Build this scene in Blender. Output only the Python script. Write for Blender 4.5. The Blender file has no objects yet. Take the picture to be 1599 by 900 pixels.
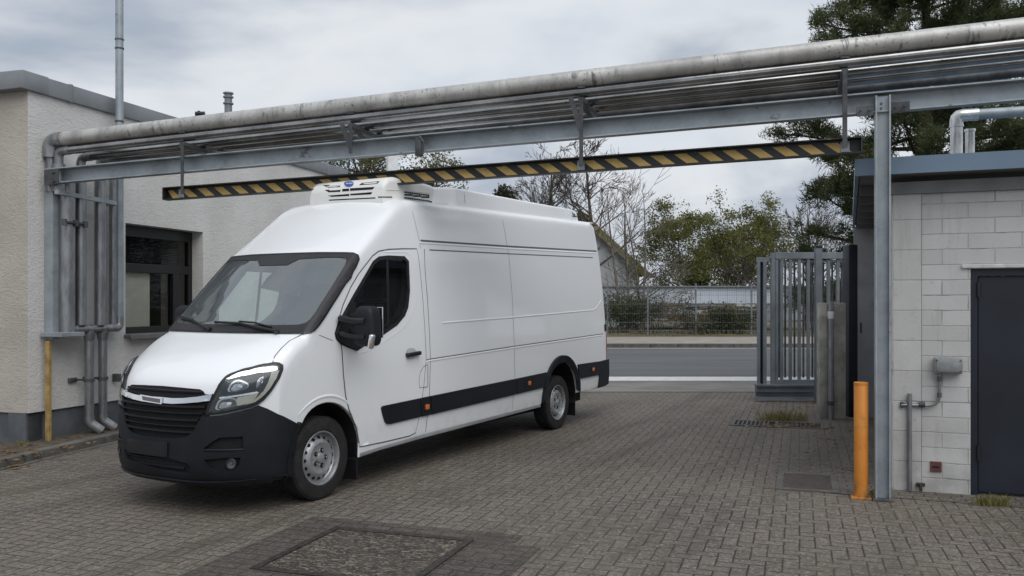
import bpy, bmesh, math, random
from mathutils import Vector, Matrix
from mathutils.bvhtree import BVHTree
from mathutils.geometry import delaunay_2d_cdt
from mathutils import noise as mnoise

SC = bpy.context.scene
COL = SC.collection
V = Vector
# ---------------------------------------------------------------- camera model (photo 1599x900)
FPX, HY, CH = 1350.0, 472.0, 1.64
def at(px, py, Y):
    return V(((px - 800) / FPX * Y, Y, CH + (HY - py) / FPX * Y))
def gnd(px, py, z=0.0):
    Y = FPX * (CH - z) / (py - HY)
    return V(((px - 800) / FPX * Y, Y, z))
def pdir(px, py):
    return V(((px - 800) / FPX, 1.0, (HY - py) / FPX))
CAMO = V((0, 0, CH))

# ---------------------------------------------------------------- materials
class E:
    """tiny expression wrapper round node sockets"""
    def __init__(s, nt, so): s.nt, s.so = nt, so
    def _m(s, op, *a):
        n = s.nt.nodes.new('ShaderNodeMath'); n.operation = op
        for i, x in enumerate((s,) + a):
            if isinstance(x, E): s.nt.links.new(x.so, n.inputs[i])
            else: n.inputs[i].default_value = x
        return E(s.nt, n.outputs[0])
    def __add__(s, o): return s._m('ADD', o)
    def __sub__(s, o): return s._m('SUBTRACT', o)
    def __mul__(s, o): return s._m('MULTIPLY', o)
    def __truediv__(s, o): return s._m('DIVIDE', o)
    def rsub(s, k): return (s * -1.0) + k
    def floor(s): return s._m('FLOOR')
    def mod(s, o): return s._m('FLOORED_MODULO', o)
    def min(s, o): return s._m('MINIMUM', o)
    def max(s, o): return s._m('MAXIMUM', o)
    def eq(s, k): return s._m('COMPARE', float(k), 0.25)
    def gt(s, k): return s._m('GREATER_THAN', k)
    def clamp(s): return s._m('MAXIMUM', 0.0)._m('MINIMUM', 1.0)
    def step(s, a, b):
        n = s.nt.nodes.new('ShaderNodeMapRange'); n.interpolation_type = 'SMOOTHSTEP'
        s.nt.links.new(s.so, n.inputs['Value']); n.inputs['From Min'].default_value = a; n.inputs['From Max'].default_value = b
        return E(s.nt, n.outputs[0])

class Mat:
    def __init__(s, name):
        s.m = bpy.data.materials.new(name); s.m.use_nodes = True
        s.nt = s.m.node_tree; s.b = s.nt.nodes['Principled BSDF']; s.out = s.nt.nodes['Material Output']
        s._co = None
    def co(s):
        if s._co is None:
            s._co = s.nt.nodes.new('ShaderNodeTexCoord').outputs['Object']
        return s._co
    def world(s):
        g = s.nt.nodes.new('ShaderNodeNewGeometry'); return g.outputs['Position']
    def mapping(s, src, scale=(1, 1, 1), rot=(0, 0, 0), loc=(0, 0, 0)):
        n = s.nt.nodes.new('ShaderNodeMapping'); n.inputs['Scale'].default_value = scale
        n.inputs['Rotation'].default_value = rot; n.inputs['Location'].default_value = loc
        s.nt.links.new(src, n.inputs[0]); return n.outputs[0]
    def sep(s, src):
        n = s.nt.nodes.new('ShaderNodeSeparateXYZ'); s.nt.links.new(src, n.inputs[0])
        return [E(s.nt, o) for o in n.outputs]
    def comb(s, x, y, z=0.0):
        n = s.nt.nodes.new('ShaderNodeCombineXYZ')
        for i, a in enumerate((x, y, z)):
            if isinstance(a, E): s.nt.links.new(a.so, n.inputs[i])
            else: n.inputs[i].default_value = a
        return n.outputs[0]
    def noise(s, scale, src=None, detail=4, rough=.55, dist=0):
        n = s.nt.nodes.new('ShaderNodeTexNoise'); n.inputs['Scale'].default_value = scale
        n.inputs['Detail'].default_value = detail; n.inputs['Roughness'].default_value = rough
        n.inputs['Distortion'].default_value = dist
        s.nt.links.new(src if src else s.co(), n.inputs['Vector']); return E(s.nt, n.outputs['Fac'])
    def white(s, vec):
        n = s.nt.nodes.new('ShaderNodeTexWhiteNoise'); n.noise_dimensions = '3D'
        s.nt.links.new(vec, n.inputs['Vector']); return E(s.nt, n.outputs['Value'])
    def voro(s, scale, src=None, feature='F1'):
        n = s.nt.nodes.new('ShaderNodeTexVoronoi'); n.feature = feature; n.inputs['Scale'].default_value = scale
        s.nt.links.new(src if src else s.co(), n.inputs['Vector']); return E(s.nt, n.outputs['Distance'])
    def mix(s, f, a, b):
        n = s.nt.nodes.new('ShaderNodeMix'); n.data_type = 'RGBA'
        if isinstance(f, E): s.nt.links.new(f.so, n.inputs['Factor'])
        else: n.inputs['Factor'].default_value = f
        for k, x in (('A', a), ('B', b)):
            i = [q for q in n.inputs if q.name == k and q.type == 'RGBA'][0]
            if isinstance(x, tuple): i.default_value = (*x[:3], 1)
            else: s.nt.links.new(x, i)
        return [o for o in n.outputs if o.type == 'RGBA'][0]
    def color(s, c):
        if isinstance(c, tuple): s.b.inputs['Base Color'].default_value = (*c[:3], 1)
        else: s.nt.links.new(c, s.b.inputs['Base Color'])
        return s
    def set(s, **k):
        for n, v in k.items():
            i = s.b.inputs[n.replace('_', ' ')]
            if isinstance(v, E): s.nt.links.new(v.so, i)
            else: i.default_value = v
        return s
    def bump(s, h, strength=.3, dist=.01):
        n = s.nt.nodes.new('ShaderNodeBump'); n.inputs['Strength'].default_value = strength
        n.inputs['Distance'].default_value = dist
        s.nt.links.new(h.so, n.inputs['Height']); s.nt.links.new(n.outputs[0], s.b.inputs['Normal']); return s

def plain(name, c, rough=.5, metal=0.0, var=.12, scale=6.0, bump=0.0, bscale=60, coat=0.0):
    M = Mat(name)
    n = M.noise(scale)
    a = tuple(x * (1 - var) for x in c); b = tuple(min(1, x * (1 + var)) for x in c)
    M.color(M.mix(n.step(.3, .7), a, b)).set(Metallic=metal)
    M.set(Roughness=(n * .16 + (rough - .08)).clamp())
    if coat: M.set(Coat_Weight=coat, Coat_Roughness=.05)
    if bump: M.bump(M.noise(bscale, detail=5), bump, .01)
    return M.m

def glassy(name, tint, rough=.02, ior=1.5, tintfac=1.0):
    M = Mat(name); nt = M.nt
    tr = nt.nodes.new('ShaderNodeBsdfTransparent'); tr.inputs[0].default_value = (*tint, 1)
    gl = nt.nodes.new('ShaderNodeBsdfGlossy'); gl.inputs['Roughness'].default_value = rough
    gl.inputs[0].default_value = (.95, .97, 1, 1)
    fr = nt.nodes.new('ShaderNodeFresnel'); fr.inputs[0].default_value = ior
    mx = nt.nodes.new('ShaderNodeMixShader')
    nt.links.new(fr.outputs[0], mx.inputs[0]); nt.links.new(tr.outputs[0], mx.inputs[1]); nt.links.new(gl.outputs[0], mx.inputs[2])
    nt.links.new(mx.outputs[0], M.out.inputs[0]); nt.nodes.remove(M.b)
    return M.m

M = {}
# --- van
m = Mat('white_van_paint')
z = m.sep(m.co())[2]
dirt = (m.noise(7, detail=6).step(.45, .8) * z.step(.8, .25)) * .28
m.color(m.mix(dirt, (.85, .865, .88), (.36, .34, .31))).set(Roughness=.3, Coat_Weight=.6, Coat_Roughness=.06)
m.bump(m.noise(2.2, detail=1), .04, .01)
M['paint'] = m.m
M['groove'] = plain('gap_and_crease_shade', (.13, .135, .14), .6)
M['plastic'] = plain('charcoal_bumper_plastic', (.012, .0135, .0175), .5, var=.2, scale=3, bump=.06, bscale=400)
M['plastic'].node_tree.nodes['Principled BSDF'].inputs['Specular IOR Level'].default_value = .28
M['black'] = plain('black_plastic', (.010, .010, .012), .42, var=.2)
M['deep'] = plain('dark_recess', (.004, .004, .005), .85)
m = Mat('tyre_rubber')
m.color(m.mix(m.noise(9, detail=5).step(.4, .8), (.011, .011, .011), (.030, .028, .026))).set(Roughness=.8)
m.bump(m.noise(80), .12, .004); M['rubber'] = m.m
M['rim'] = plain('silver_steel_rim', (.38, .39, .40), .38, .55, var=.12, scale=18)
M['chrome'] = plain('chrome_trim', (.78, .79, .80), .12, 1.0, var=.04)
M['satin'] = plain('satin_badge', (.20, .20, .21), .35, .8)
M['amber'] = plain('amber_marker_lens', (.62, .17, .02), .25, coat=.8)
M['red'] = plain('red_tail_lens', (.28, .008, .010), .22, coat=.8)
M['clear'] = glassy('clear_lamp_cover', (.93, .95, .95), .03, 1.4)
M['reflector'] = plain('lamp_reflector', (.80, .81, .82), .16, .9, var=.1, scale=25)
M['bowl'] = plain('lamp_reflector_bowl', (.50, .51, .52), .22, .75, var=.25, scale=22)
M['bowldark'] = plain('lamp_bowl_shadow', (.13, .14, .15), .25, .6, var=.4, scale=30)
M['drl'] = plain('pale_lamp_insert', (.74, .72, .62), .3, var=.08, coat=.6)
M['lampdark'] = plain('lamp_bezel_dark', (.05, .055, .06), .3, .3)
M['screen'] = glassy('windscreen_glass', (.80, .90, .86), .015, 2.6)
_nt = M['screen'].node_tree; _o = _nt.nodes['Material Output']; _l = _o.inputs[0].links[0].from_socket
_d = _nt.nodes.new('ShaderNodeBsdfDiffuse'); _d.inputs[0].default_value = (.42, .48, .50, 1); _m = _nt.nodes.new('ShaderNodeMixShader'); _m.inputs[0].default_value = .13  # pale bluish haze painted into the glass to brighten it
_nt.links.new(_l, _m.inputs[1]); _nt.links.new(_d.outputs[0], _m.inputs[2]); _nt.links.new(_m.outputs[0], _o.inputs[0])
M['farglass'] = glassy('lightened_far_glass', (.70, .80, .75), .015, 1.3)  # same side glass, tint lightened so the far window looks bright
M['tint'] = glassy('dark_tinted_glass', (.34, .40, .39), .015, 1.4)
M['frit'] = plain('black_glass_border', (.030, .029, .032), .42)
M['frit'].node_tree.nodes['Principled BSDF'].inputs['Specular IOR Level'].default_value = .3
M['cabgrey'] = plain('cab_trim_grey', (.22, .245, .255), .7)
M['seat'] = plain('seat_fabric_dark', (.03, .033, .036), .9)
M['bulk'] = plain('bulkhead_grey', (.58, .61, .62), .6)
M['acwhite'] = plain('refrigeration_white', (.79, .79, .76), .38, var=.03)
M['badgeblue'] = plain('badge_blue', (.035, .10, .36), .35)
M['badgewhite'] = plain('badge_white', (.7, .72, .75), .4)
# --- metals
m = Mat('galvanised_steel')
vo = m.voro(28); n = m.noise(5, detail=6); n2 = m.noise(2.2, detail=5)
c = m.mix(n.step(.35, .7), (.29, .325, .35), (.39, .43, .455))
c = m.mix(vo.step(.1, .7) * .2, c, (.44, .475, .50))
c = m.mix(n2.step(.54, .68) * .45, c, (.17, .175, .175))
c = m.mix(m.noise(3.5, detail=7, rough=.7).step(.60, .66) * .7, c, (.10, .085, .07))
m.color(c).set(Metallic=.35, Roughness=(n * .3 + .35)); M['galv'] = m.m
m = Mat('galvanised_weathered_dark')
n = m.noise(6, detail=6)
m.color(m.mix(n.step(.35, .7), (.055, .057, .06), (.13, .135, .14))).set(Metallic=.3, Roughness=.55); M['galvdark'] = m.m
m = Mat('pipe_cladding_aluminium')
st = m.mapping(m.co(), (7, 2.2, 1.6)); n = m.noise(1.6, src=st, detail=8, rough=.72, dist=1.0); big = m.noise(1.1, detail=4); n3 = m.noise(26, detail=4)
c = m.mix(m.noise(3, detail=4).step(.3, .7), (.44, .43, .412), (.60, .585, .56))
c = m.mix(n.step(.50, .70) * .45, c, (.27, .26, .24))
c = m.mix(n.step(.50, .60) * big.step(.40, .54) * m.noise(5, src=m.co(), detail=6, rough=.7).step(.47, .58) * .75, c, (.085, .079, .072))
c = m.mix(m.noise(40, detail=3).step(.63, .69) * big.step(.38, .55) * .75, c, (.06, .055, .05))
und = m.noise(2.4, src=m.mapping(m.co(), (1, 1, .4)), detail=6, rough=.7)
c = m.mix(und.step(.48, .66) * .45, c, (.20, .19, .175))
m.color(c).set(Metallic=.35, Roughness=.46); m.bump(n3 + n * .8, .2, .012); M['clad'] = m.m
m = Mat('steel_pipe')
n = m.noise(2.2, detail=5, rough=.6); sp_ = m.noise(30, detail=4)
c = m.mix(n.step(.35, .68), (.25, .25, .247), (.42, .415, .41)); c = m.mix(sp_.step(.6, .72) * .5, c, (.10, .095, .09))
m.color(c).set(Metallic=1.0, Roughness=(n * .12 + .12)); M['pipe'] = m.m
M['postgalv'] = M['galv'].copy(); M['postgalv'].name = 'weathered_post_steel'
M['hangdark'] = plain('dark_weathered_hanger', (.075, .078, .08), .5, .3, var=.3, scale=12)
M['gategrey'] = plain('gate_blue_grey_steel', (.185, .21, .23), .45, .3, var=.18, scale=3)
m = Mat('zinc_downpipe')
n = m.noise(5, src=m.mapping(m.co(), (3, 3, .7)), detail=6, rough=.65)
c = m.mix(n.step(.35, .7), (.22, .23, .235), (.36, .37, .38))
c = m.mix(m.noise(3.1, src=m.mapping(m.co(), (4, 4, .8)), detail=5).step(.70, .74) * .55, c, (.30, .19, .07))
m.color(c).set(Metallic=.7, Roughness=.36); M['zinc'] = m.m
M['stainless'] = plain('bright_flue_steel', (.62, .62, .61), .25, .85, var=.15, scale=9)
m = Mat('rusty_dark_iron')
n = m.noise(30, detail=5)
m.color(m.mix(n.step(.4, .65), (.030, .027, .025), (.075, .052, .04))).set(Metallic=.3, Roughness=.6); M['iron'] = m.m
m = Mat('barrier_black_steel')
n = m.noise(4, detail=6, rough=.7)
m.color(m.mix(n.step(.62, .72) * .6, (.018, .018, .018), (.25, .25, .24))).set(Roughness=.45); M['barblack'] = m.m
m = Mat('hazard_yellow')
n = m.noise(5, detail=7, rough=.7)
c = m.mix(n.step(.35, .65), (.50, .33, .09), (.64, .43, .15))
m.color(m.mix(m.noise(9, detail=6).step(.64, .72) * .7, c, (.13, .11, .09))).set(Roughness=.5); M['hazyel'] = m.m
M['bluefascia'] = plain('blue_grey_fascia', (.17, .235, .31), .42, .2, var=.08, scale=2)
M['navy'] = plain('navy_steel_door', (.010, .014, .023), .45, var=.25, scale=2.0, bump=.03, bscale=40)
M['navygate'] = plain('navy_gate_panel', (.006, .008, .017), .5)
m = Mat('orange_post_paint')
n = m.noise(8, detail=6)
zz = m.sep(m.co())[2]
cc_ = m.mix(m.noise(3).step(.3, .7), (.56, .20, .022), (.66, .25, .035)); cc_ = m.mix(n.step(.56, .66) * .45, cc_, (.30, .13, .04))
m.color(m.mix(zz.step(.22, .0) * m.noise(14, detail=6).step(.35, .65) * .75, cc_, (.12, .085, .055))).set(Roughness=.42); M['orange'] = m.m
M['wood'] = plain('yellow_timber', (.36, .24, .085), .7, var=.3, scale=9)
# --- masonry
def render_mat(name, a, b, stain):
    m = Mat(name)
    n = m.noise(1.1, detail=6); f = m.noise(34, detail=6, rough=.65); ff = m.noise(9, src=m.mapping(m.co(), (1, 1, 2.2)), detail=5, dist=1.5)
    c = m.mix(n.step(.3, .7), a, b)
    c = m.mix((ff.step(.5, .75)) * .35, c, stain)
    m.color(c).set(Roughness=.93)
    m.bump(f * .6 + ff * 1.0, .42, .02); return m.m
M['render'] = render_mat('white_rough_render', (.60, .585, .56), (.70, .685, .66), (.47, .455, .43))
M['renderend'] = render_mat('shaded_rough_render', (.42, .385, .335), (.53, .49, .43), (.31, .28, .24))  # end wall: same render, its unlit side painted in as darker beige
M['plinth'] = plain('grey_plinth_paint', (.105, .115, .125), .75, var=.25, scale=3, bump=.15)
M['coping'] = plain('zinc_coping', (.24, .255, .27), .5, .2, var=.12, scale=2)
def block_mat(name, bw, bh, off, moss=True):
    m = Mat(name)
    x, y, z = m.sep(m.co())
    br = m.nt.nodes.new('ShaderNodeTexBrick')
    br.offset = off; br.inputs['Scale'].default_value = 1; br.inputs['Brick Width'].default_value = bw; br.inputs['Row Height'].default_value = bh
    br.inputs['Mortar Size'].default_value = .006; br.inputs['Mortar Smooth'].default_value = .5
    br.inputs['Color1'].default_value = (.53, .525, .515, 1); br.inputs['Color2'].default_value = (.61, .605, .595, 1); br.inputs['Mortar'].default_value = (.47, .46, .445, 1)
    wob = m.noise(6, detail=2)
    m.nt.links.new(m.comb(x + y + wob * .012, z + wob * .010, 0.0), br.inputs['Vector'])
    n = m.noise(14, detail=7, rough=.7); n2 = m.noise(2, detail=5); pits = m.noise(55, detail=3)
    c = m.mix(n2.step(.35, .75) * .5, br.outputs['Color'], (.45, .44, .42))
    c = m.mix(n.step(.60, .70) * .45, c, (.28, .265, .25))
    vs_ = m.noise(2.6, src=m.mapping(m.co(), (3.5, 3.5, .45)), detail=6, rough=.65)
    c = m.mix(vs_.step(.52, .70) * .32, c, (.34, .33, .315))
    low = z.step(.9, .0) * m.noise(5, detail=6).step(.35, .7)
    c = m.mix(low * .5, c, (.24, .23, .205))
    # dark cracks where the joint paint has come away
    crack = E(m.nt, br.outputs['Fac']).step(.3, .9) * m.noise(3.3, detail=4).step(.52, .62)
    c = m.mix(crack * .55, c, (.16, .155, .145))
    m.color(c).set(Roughness=.85)
    h = (E(m.nt, br.outputs['Fac']) * -1.0) + n * .35 + pits.step(.62, .7) * -.3
    m.bump(h, .55, .012); return m.m
M['block'] = block_mat('white_painted_blockwork', .40, .131, .5)
M['quoin'] = block_mat('white_painted_corner_blocks', .60, .262, .0)
M['concrete'] = plain('weathered_concrete', (.33, .32, .29), .9, var=.28, scale=5, bump=.35, bscale=40)
M['kerb'] = plain('concrete_kerb', (.11, .105, .094), .9, var=.25, scale=7, bump=.4, bscale=50)
M['soffit'] = plain('dark_soffit_board', (.12, .122, .125), .8)
M['greyboard'] = plain('grey_eaves_board', (.27, .275, .28), .7, var=.15, scale=3)
M['lintel'] = plain('chipped_white_lintel', (.60, .59, .57), .8, var=.15, scale=12, bump=.3)
M['winframe'] = plain('black_window_frame', (.010, .010, .011), .4)
M['sill'] = plain('grey_metal_sill', (.19, .19, .19), .5, .3)
M['blind'] = plain('cream_roller_blind', (.90, .87, .74), .8, var=.03)
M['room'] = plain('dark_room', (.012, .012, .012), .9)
M['paneglass'] = glassy('window_pane_glass', (.86, .88, .86), .02, 1.25)
M['boxgrey'] = plain('grey_electrical_box', (.27, .28, .28), .5, .1, var=.12, scale=15)
M['redplate'] = plain('dull_red_plate', (.13, .045, .04), .6)
M['white'] = plain('white_label', (.72, .73, .73), .5)
M['greywire'] = plain('fence_wire_green_grey', (.20, .22, .23), .5, .3)

# --- ground
def paving(name, kind, rot, tone=1.0, moss=.5):
    m = Mat(name)
    P = m.world(); r = m.mapping(P, rot=(0, 0, rot))
    wob = m.noise(7, src=P, detail=2)
    X, Y, Z = m.sep(r)
    x = X * 10.0 + wob * .10; y = Y * 10.0 + wob * .10
    if kind == 'herring':
        cx, cy = x.floor(), y.floor(); fx, fy = x - cx, y - cy
        k = (cx - cy).mod(4.0)
        e = [k.eq(i) for i in range(4)]
        d = (fx + e[1] * 9.0).min(fx.rsub(1.0) + e[0] * 9.0).min(fy + e[2] * 9.0).min(fy.rsub(1.0) + e[3] * 9.0)
        idv = m.comb(cx - e[1], cy - e[2], 3.0)
    else:
        y = y / 2.0 if kind == 'long' else y
        row = x.floor() if kind == 'long' else y.floor()
        if kind == 'rows':
            x = x / 2.0 + row.mod(2.0) * .5
        elif kind == 'long':
            y = y + row.mod(2.0) * .5
        cx, cy = x.floor(), y.floor(); fx, fy = x - cx, y - cy
        d1 = fx.min(fx.rsub(1.0)); d2 = fy.min(fy.rsub(1.0))
        d = (d1 * (2.0 if kind == 'rows' else 1.0)).min(d2 * (2.0 if kind == 'long' else 1.0))
        idv = m.comb(cx, cy, 7.0)
    w = m.white(idv); big = m.noise(.55, src=P, detail=6, rough=.6); mid = m.noise(2.6, src=P, detail=6, rough=.65); fine = m.noise(95, src=P, detail=4, rough=.7)
    grit = m.noise(38, src=P, detail=5, rough=.75)
    t = lambda c: tuple(q * tone for q in c)
    c = m.mix(w, t((.128, .104, .083)), t((.178, .148, .121)))
    c = m.mix(big.step(.38, .68) * .55, c, t((.215, .178, .146)))
    c = m.mix(mid.step(.52, .78) * .55, c, t((.074, .062, .052)))
    c = m.mix(grit.step(.52, .66) * .7, c, t((.29, .268, .245)))
    c = m.mix(grit.step(.46, .30) * .50, c, t((.055, .050, .045)))
    px_, py_, pz_ = m.sep(P); sp1 = m.white(m.comb((px_ * 62.0 + fine * 2.0).floor(), (py_ * 62.0 + fine * 2.0).floor(), 1.0))
    c = m.mix(sp1.step(.80, .97) * .55, c, t((.34, .315, .285)))
    c = m.mix(sp1.step(.22, .04) * .55, c, t((.045, .040, .036)))
    # oil and water stains
    st = m.noise(1.3, src=m.mapping(P, loc=(3.1, 7.7, 0)), detail=5, rough=.6)
    c = m.mix(st.step(.64, .74) * .55, c, t((.045, .042, .040)))
    tr = m.noise(.9, src=m.mapping(m.mapping(P, rot=(0, 0, math.radians(29))), (2.2, .16, 1)), detail=5, rough=.6)
    c = m.mix(tr.step(.50, .68) * .5, c, t((.070, .060, .052)))
    c = m.mix(tr.step(.48, .32) * .3, c, t((.230, .200, .170)))
    j = d.step(.018, .075)
    mossn = (m.noise(.8, src=m.mapping(P, loc=(9, 2, 0)), detail=5).step(.42, .58)) * moss
    jc = m.mix(mossn, (.016, .0145, .013), (.050, .056, .022))
    c = m.mix(mossn * m.noise(12, src=P, detail=5).step(.5, .75) * .45, c, (.085, .090, .045))
    c = m.mix(j.rsub(1.0) * (m.noise(5, src=P).step(.2, .6) * .3 + .7), c, jc)
    m.color(c).set(Roughness=(fine * .25 + .66))
    m.bump(d.step(.01, .12) * .7 + fine * .25 + grit * .35 + w * .22, .65, .012)
    return m.m
TP = math.atan(450 / 1350)
M['pav'] = paving('brown_herringbone_pavers', 'herring', TP, .84, .9)
M['pavrow'] = paving('grey_row_pavers', 'rows', TP, .76, .8)
M['pavdark'] = paving('dark_surround_pavers', 'rows', TP, .46, .6)
m = Mat('asphalt_road')
n = m.noise(.5, src=m.mapping(m.world(), (.25, 2, 1)), detail=5); g = m.noise(60, src=m.world(), detail=3)
c = m.mix(n.step(.3, .7), (.085, .088, .092), (.125, .127, .13)); c = m.mix(g.step(.55, .7) * .5, c, (.19, .19, .19))
m.color(c).set(Roughness=.85); m.bump(g, .3, .01); M['asphalt'] = m.m
m = Mat('concrete_apron')
n = m.noise(1.2, src=m.world(), detail=6); g = m.noise(50, src=m.world())
m.color(m.mix(n.step(.35, .7), (.155, .148, .135), (.215, .205, .19))).set(Roughness=.9); m.bump(g, .25, .01); M['apron'] = m.m
M['pavement'] = plain('pavement_slabs', (.29, .26, .225), .9, var=.15, scale=1.5, bump=.2)
M['line'] = plain('worn_white_line', (.62, .62, .60), .7, var=.12, scale=6)
m = Mat('rough_field_ground')
n = m.noise(.6, src=m.world(), detail=6); g = m.noise(6, src=m.world(), detail=6)
c = m.mix(n.step(.35, .65), (.10, .088, .055), (.16, .13, .08)); m.color(m.mix(g.step(.5, .7), c, (.055, .065, .03))).set(Roughness=.95); M['field'] = m.m
m = Mat('planting_soil')
n = m.noise(9, detail=7, rough=.7); g = m.noise(30, detail=4)
c = m.mix(n.step(.35, .65), (.05, .038, .028), (.115, .09, .065)); m.color(m.mix(g.step(.62, .7), c, (.10, .12, .05))).set(Roughness=.95); m.bump(n, .8, .03); M['soil'] = m.m
# --- vegetation
def leafmat(name, a, b, tr=.25):
    m = Mat(name); oi = m.nt.nodes.new('ShaderNodeNewGeometry')
    n = m.noise(1.3, detail=3); rnd = E(m.nt, oi.outputs['Random Per Island'])
    m.color(m.mix((n.step(.35, .65) * .5 + rnd * .5), a, b)).set(Roughness=.6)
    m.b.inputs['Subsurface Weight'].default_value = 0
    t = m.nt.nodes.new('ShaderNodeBsdfTranslucent'); t.inputs[0].default_value = (*[x * 1.3 for x in b], 1)
    mx = m.nt.nodes.new('ShaderNodeMixShader'); mx.inputs[0].default_value = tr
    m.nt.links.new(m.b.outputs[0], mx.inputs[1]); m.nt.links.new(t.outputs[0], mx.inputs[2]); m.nt.links.new(mx.outputs[0], m.out.inputs[0])
    return m.m
M['pine'] = leafmat('pine_needles', (.036, .054, .020), (.105, .125, .046), .3)
M['olive'] = leafmat('olive_leaves', (.055, .062, .018), (.125, .125, .040))
M['autumn'] = leafmat('yellow_green_leaves', (.055, .070, .016), (.175, .170, .042), .35)
M['shrub'] = leafmat('shrub_leaves', (.035, .045, .020), (.085, .092, .042))
M['dryshrub'] = leafmat('dry_twiggy_leaves', (.055, .052, .030), (.115, .105, .062))
M['darkleaf'] = leafmat('dark_far_leaves', (.030, .034, .018), (.060, .062, .032))
M['grass'] = leafmat('yellow_grass', (.10, .11, .03), (.26, .22, .08))
M['deadleaf'] = leafmat('fallen_leaves', (.10, .06, .025), (.28, .17, .07))
M['bark'] = plain('grey_brown_bark', (.085, .072, .060), .95, var=.35, scale=6, bump=.4, bscale=20)
M['pinebark'] = plain('reddish_pine_bark', (.075, .050, .036), .95, var=.4, scale=4, bump=.4, bscale=20)
M['palebark'] = plain('pale_twig_bark', (.16, .145, .125), .9, var=.3, scale=6)
M['shedwall'] = Mat('corrugated_pale_wall').m
m = Mat('corrugated_pale_cladding')
x = m.sep(m.co())[0]; wv = (x * 2.2).mod(1.0)
m.color(m.mix(wv.step(.0, .12), (.42, .47, .54), (.60, .65, .72))).set(Roughness=.5); M['shedwall'] = m.m
M['housewall'] = plain('pale_grey_house_wall', (.42, .44, .45), .9, var=.1, scale=1)
M['verge'] = plain('mossy_yellow_verge', (.17, .155, .07), .9, var=.4, scale=3)
M['roof'] = plain('dark_roof_tiles', (.11, .09, .08), .85)
M['log'] = plain('stacked_timber', (.20, .14, .08), .9, var=.5, scale=3)

# ---------------------------------------------------------------- object helpers
RM = {}      # root matrices
def tag(o, label=None, cat=None, group=None, kind=None):
    if label: o['label'] = label
    if cat: o['category'] = cat
    if group: o['group'] = group
    if kind: o['kind'] = kind
    return o
def thing(name, label, cat, loc=(0, 0, 0), rz=0.0, group=None):
    o = bpy.data.objects.new(name, None); COL.objects.link(o); o.empty_display_size = .2
    o.location = loc; o.rotation_euler = (0, 0, rz)
    RM[o.name] = Matrix.Translation(V(loc)) @ Matrix.Rotation(rz, 4, 'Z')
    return tag(o, label, cat, group)
def rootm(o):
    while o.parent is not None: o = o.parent
    return RM.get(o.name, Matrix.Identity(4))
def obj(name, bm, mats, parent=None, smooth=None, local=False):
    """bm in WORLD coordinates (unless local); links ONE mesh object"""
    if parent is not None and not local:
        bm.transform(rootm(parent).inverted())
    if smooth is not None:
        for f in bm.faces: f.smooth = True
        bm.normal_update()
        for e in bm.edges:
            if len(e.link_faces) == 2:
                if e.calc_face_angle(0) > smooth: e.smooth = False
    me = bpy.data.meshes.new(name); bm.to_mesh(me); bm.free()
    for x in (mats if isinstance(mats, (list, tuple)) else [mats]): me.materials.append(x)
    o = bpy.data.objects.new(name, me); COL.objects.link(o)
    if parent is not None: o.parent = parent
    else: RM[o.name] = Matrix.Identity(4)
    return o
def struct(name, bm, mat):
    return tag(obj(name, bm, mat), kind='structure')
def mirror_x(o, name=None, parent=None):
    """copy of a van part mirrored in the van's own local x"""
    me = o.data.copy(); me.transform(Matrix.Diagonal((-1, 1, 1, 1))); me.flip_normals()
    c = bpy.data.objects.new(name or o.name.split('.')[0], me); COL.objects.link(c); c.parent = parent or o.parent
    return c
NB = bmesh.new
def box(bm, c, sx, sy, sz, rz=0.0, bev=0.0, seg=2, mi=0, rot=None):
    """centre c, full sizes, rotated about z"""
    R = rot if rot is not None else Matrix.Rotation(rz, 4, 'Z')
    r = bmesh.ops.create_cube(bm, size=1.0, matrix=Matrix.Translation(V(c)) @ R @ Matrix.Diagonal((sx, sy, sz, 1)))
    fs = {f for v in r['verts'] for f in v.link_faces}
    if bev > 0:
        es = list({e for v in r['verts'] for e in v.link_edges})
        b = bmesh.ops.bevel(bm, geom=es, offset=min(bev, .45 * min(sx, sy, sz)), segments=seg, affect='EDGES', profile=.5)
        fs |= set(b['faces'])
    for f in fs:
        if f.is_valid: f.material_index = mi
    return bm
def beam(bm, a, b, w, h, bev=0.0, mi=0, up=V((0, 0, 1))):
    """rectangular bar a->b, w sideways, h along up"""
    a, b = V(a), V(b); d = b - a; L = d.length; y = d.normalized(); x = y.cross(up).normalized(); z = x.cross(y)
    R = Matrix((x, y, z)).transposed().to_4x4()
    return box(bm, (a + b) / 2, w, L, h, bev=bev, mi=mi, rot=R)
def frames(pts):
    T = []
    for i in range(len(pts)):
        t = (pts[min(i + 1, len(pts) - 1)] - pts[max(i - 1, 0)])
        T.append(t.normalized() if t.length > 1e-9 else V((0, 0, 1)))
    n = T[0].orthogonal().normalized(); out = []
    for t in T:
        n = (n - t * n.dot(t))
        n = n.normalized() if n.length > 1e-6 else t.orthogonal().normalized()
        out.append((t, n, t.cross(n)))
    return out
def tube(bm, pts, r, seg=12, cap=True, mi=0):
    pts = [V(p) for p in pts]; fr = frames(pts); rings = []
    rr = r if isinstance(r, (list, tuple)) else [r] * len(pts)
    for p, (t, n, b), q in zip(pts, fr, rr):
        rings.append([bm.verts.new(p + (n * math.cos(a) + b * math.sin(a)) * q) for a in [2 * math.pi * k / seg for k in range(seg)]])
    fs = []
    for A, B in zip(rings, rings[1:]):
        for k in range(seg): fs.append(bm.faces.new((A[k], A[(k + 1) % seg], B[(k + 1) % seg], B[k])))
    if cap: fs += [bm.faces.new(rings[0][::-1]), bm.faces.new(rings[-1])]
    for f in fs: f.material_index = mi
    return bm
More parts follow.
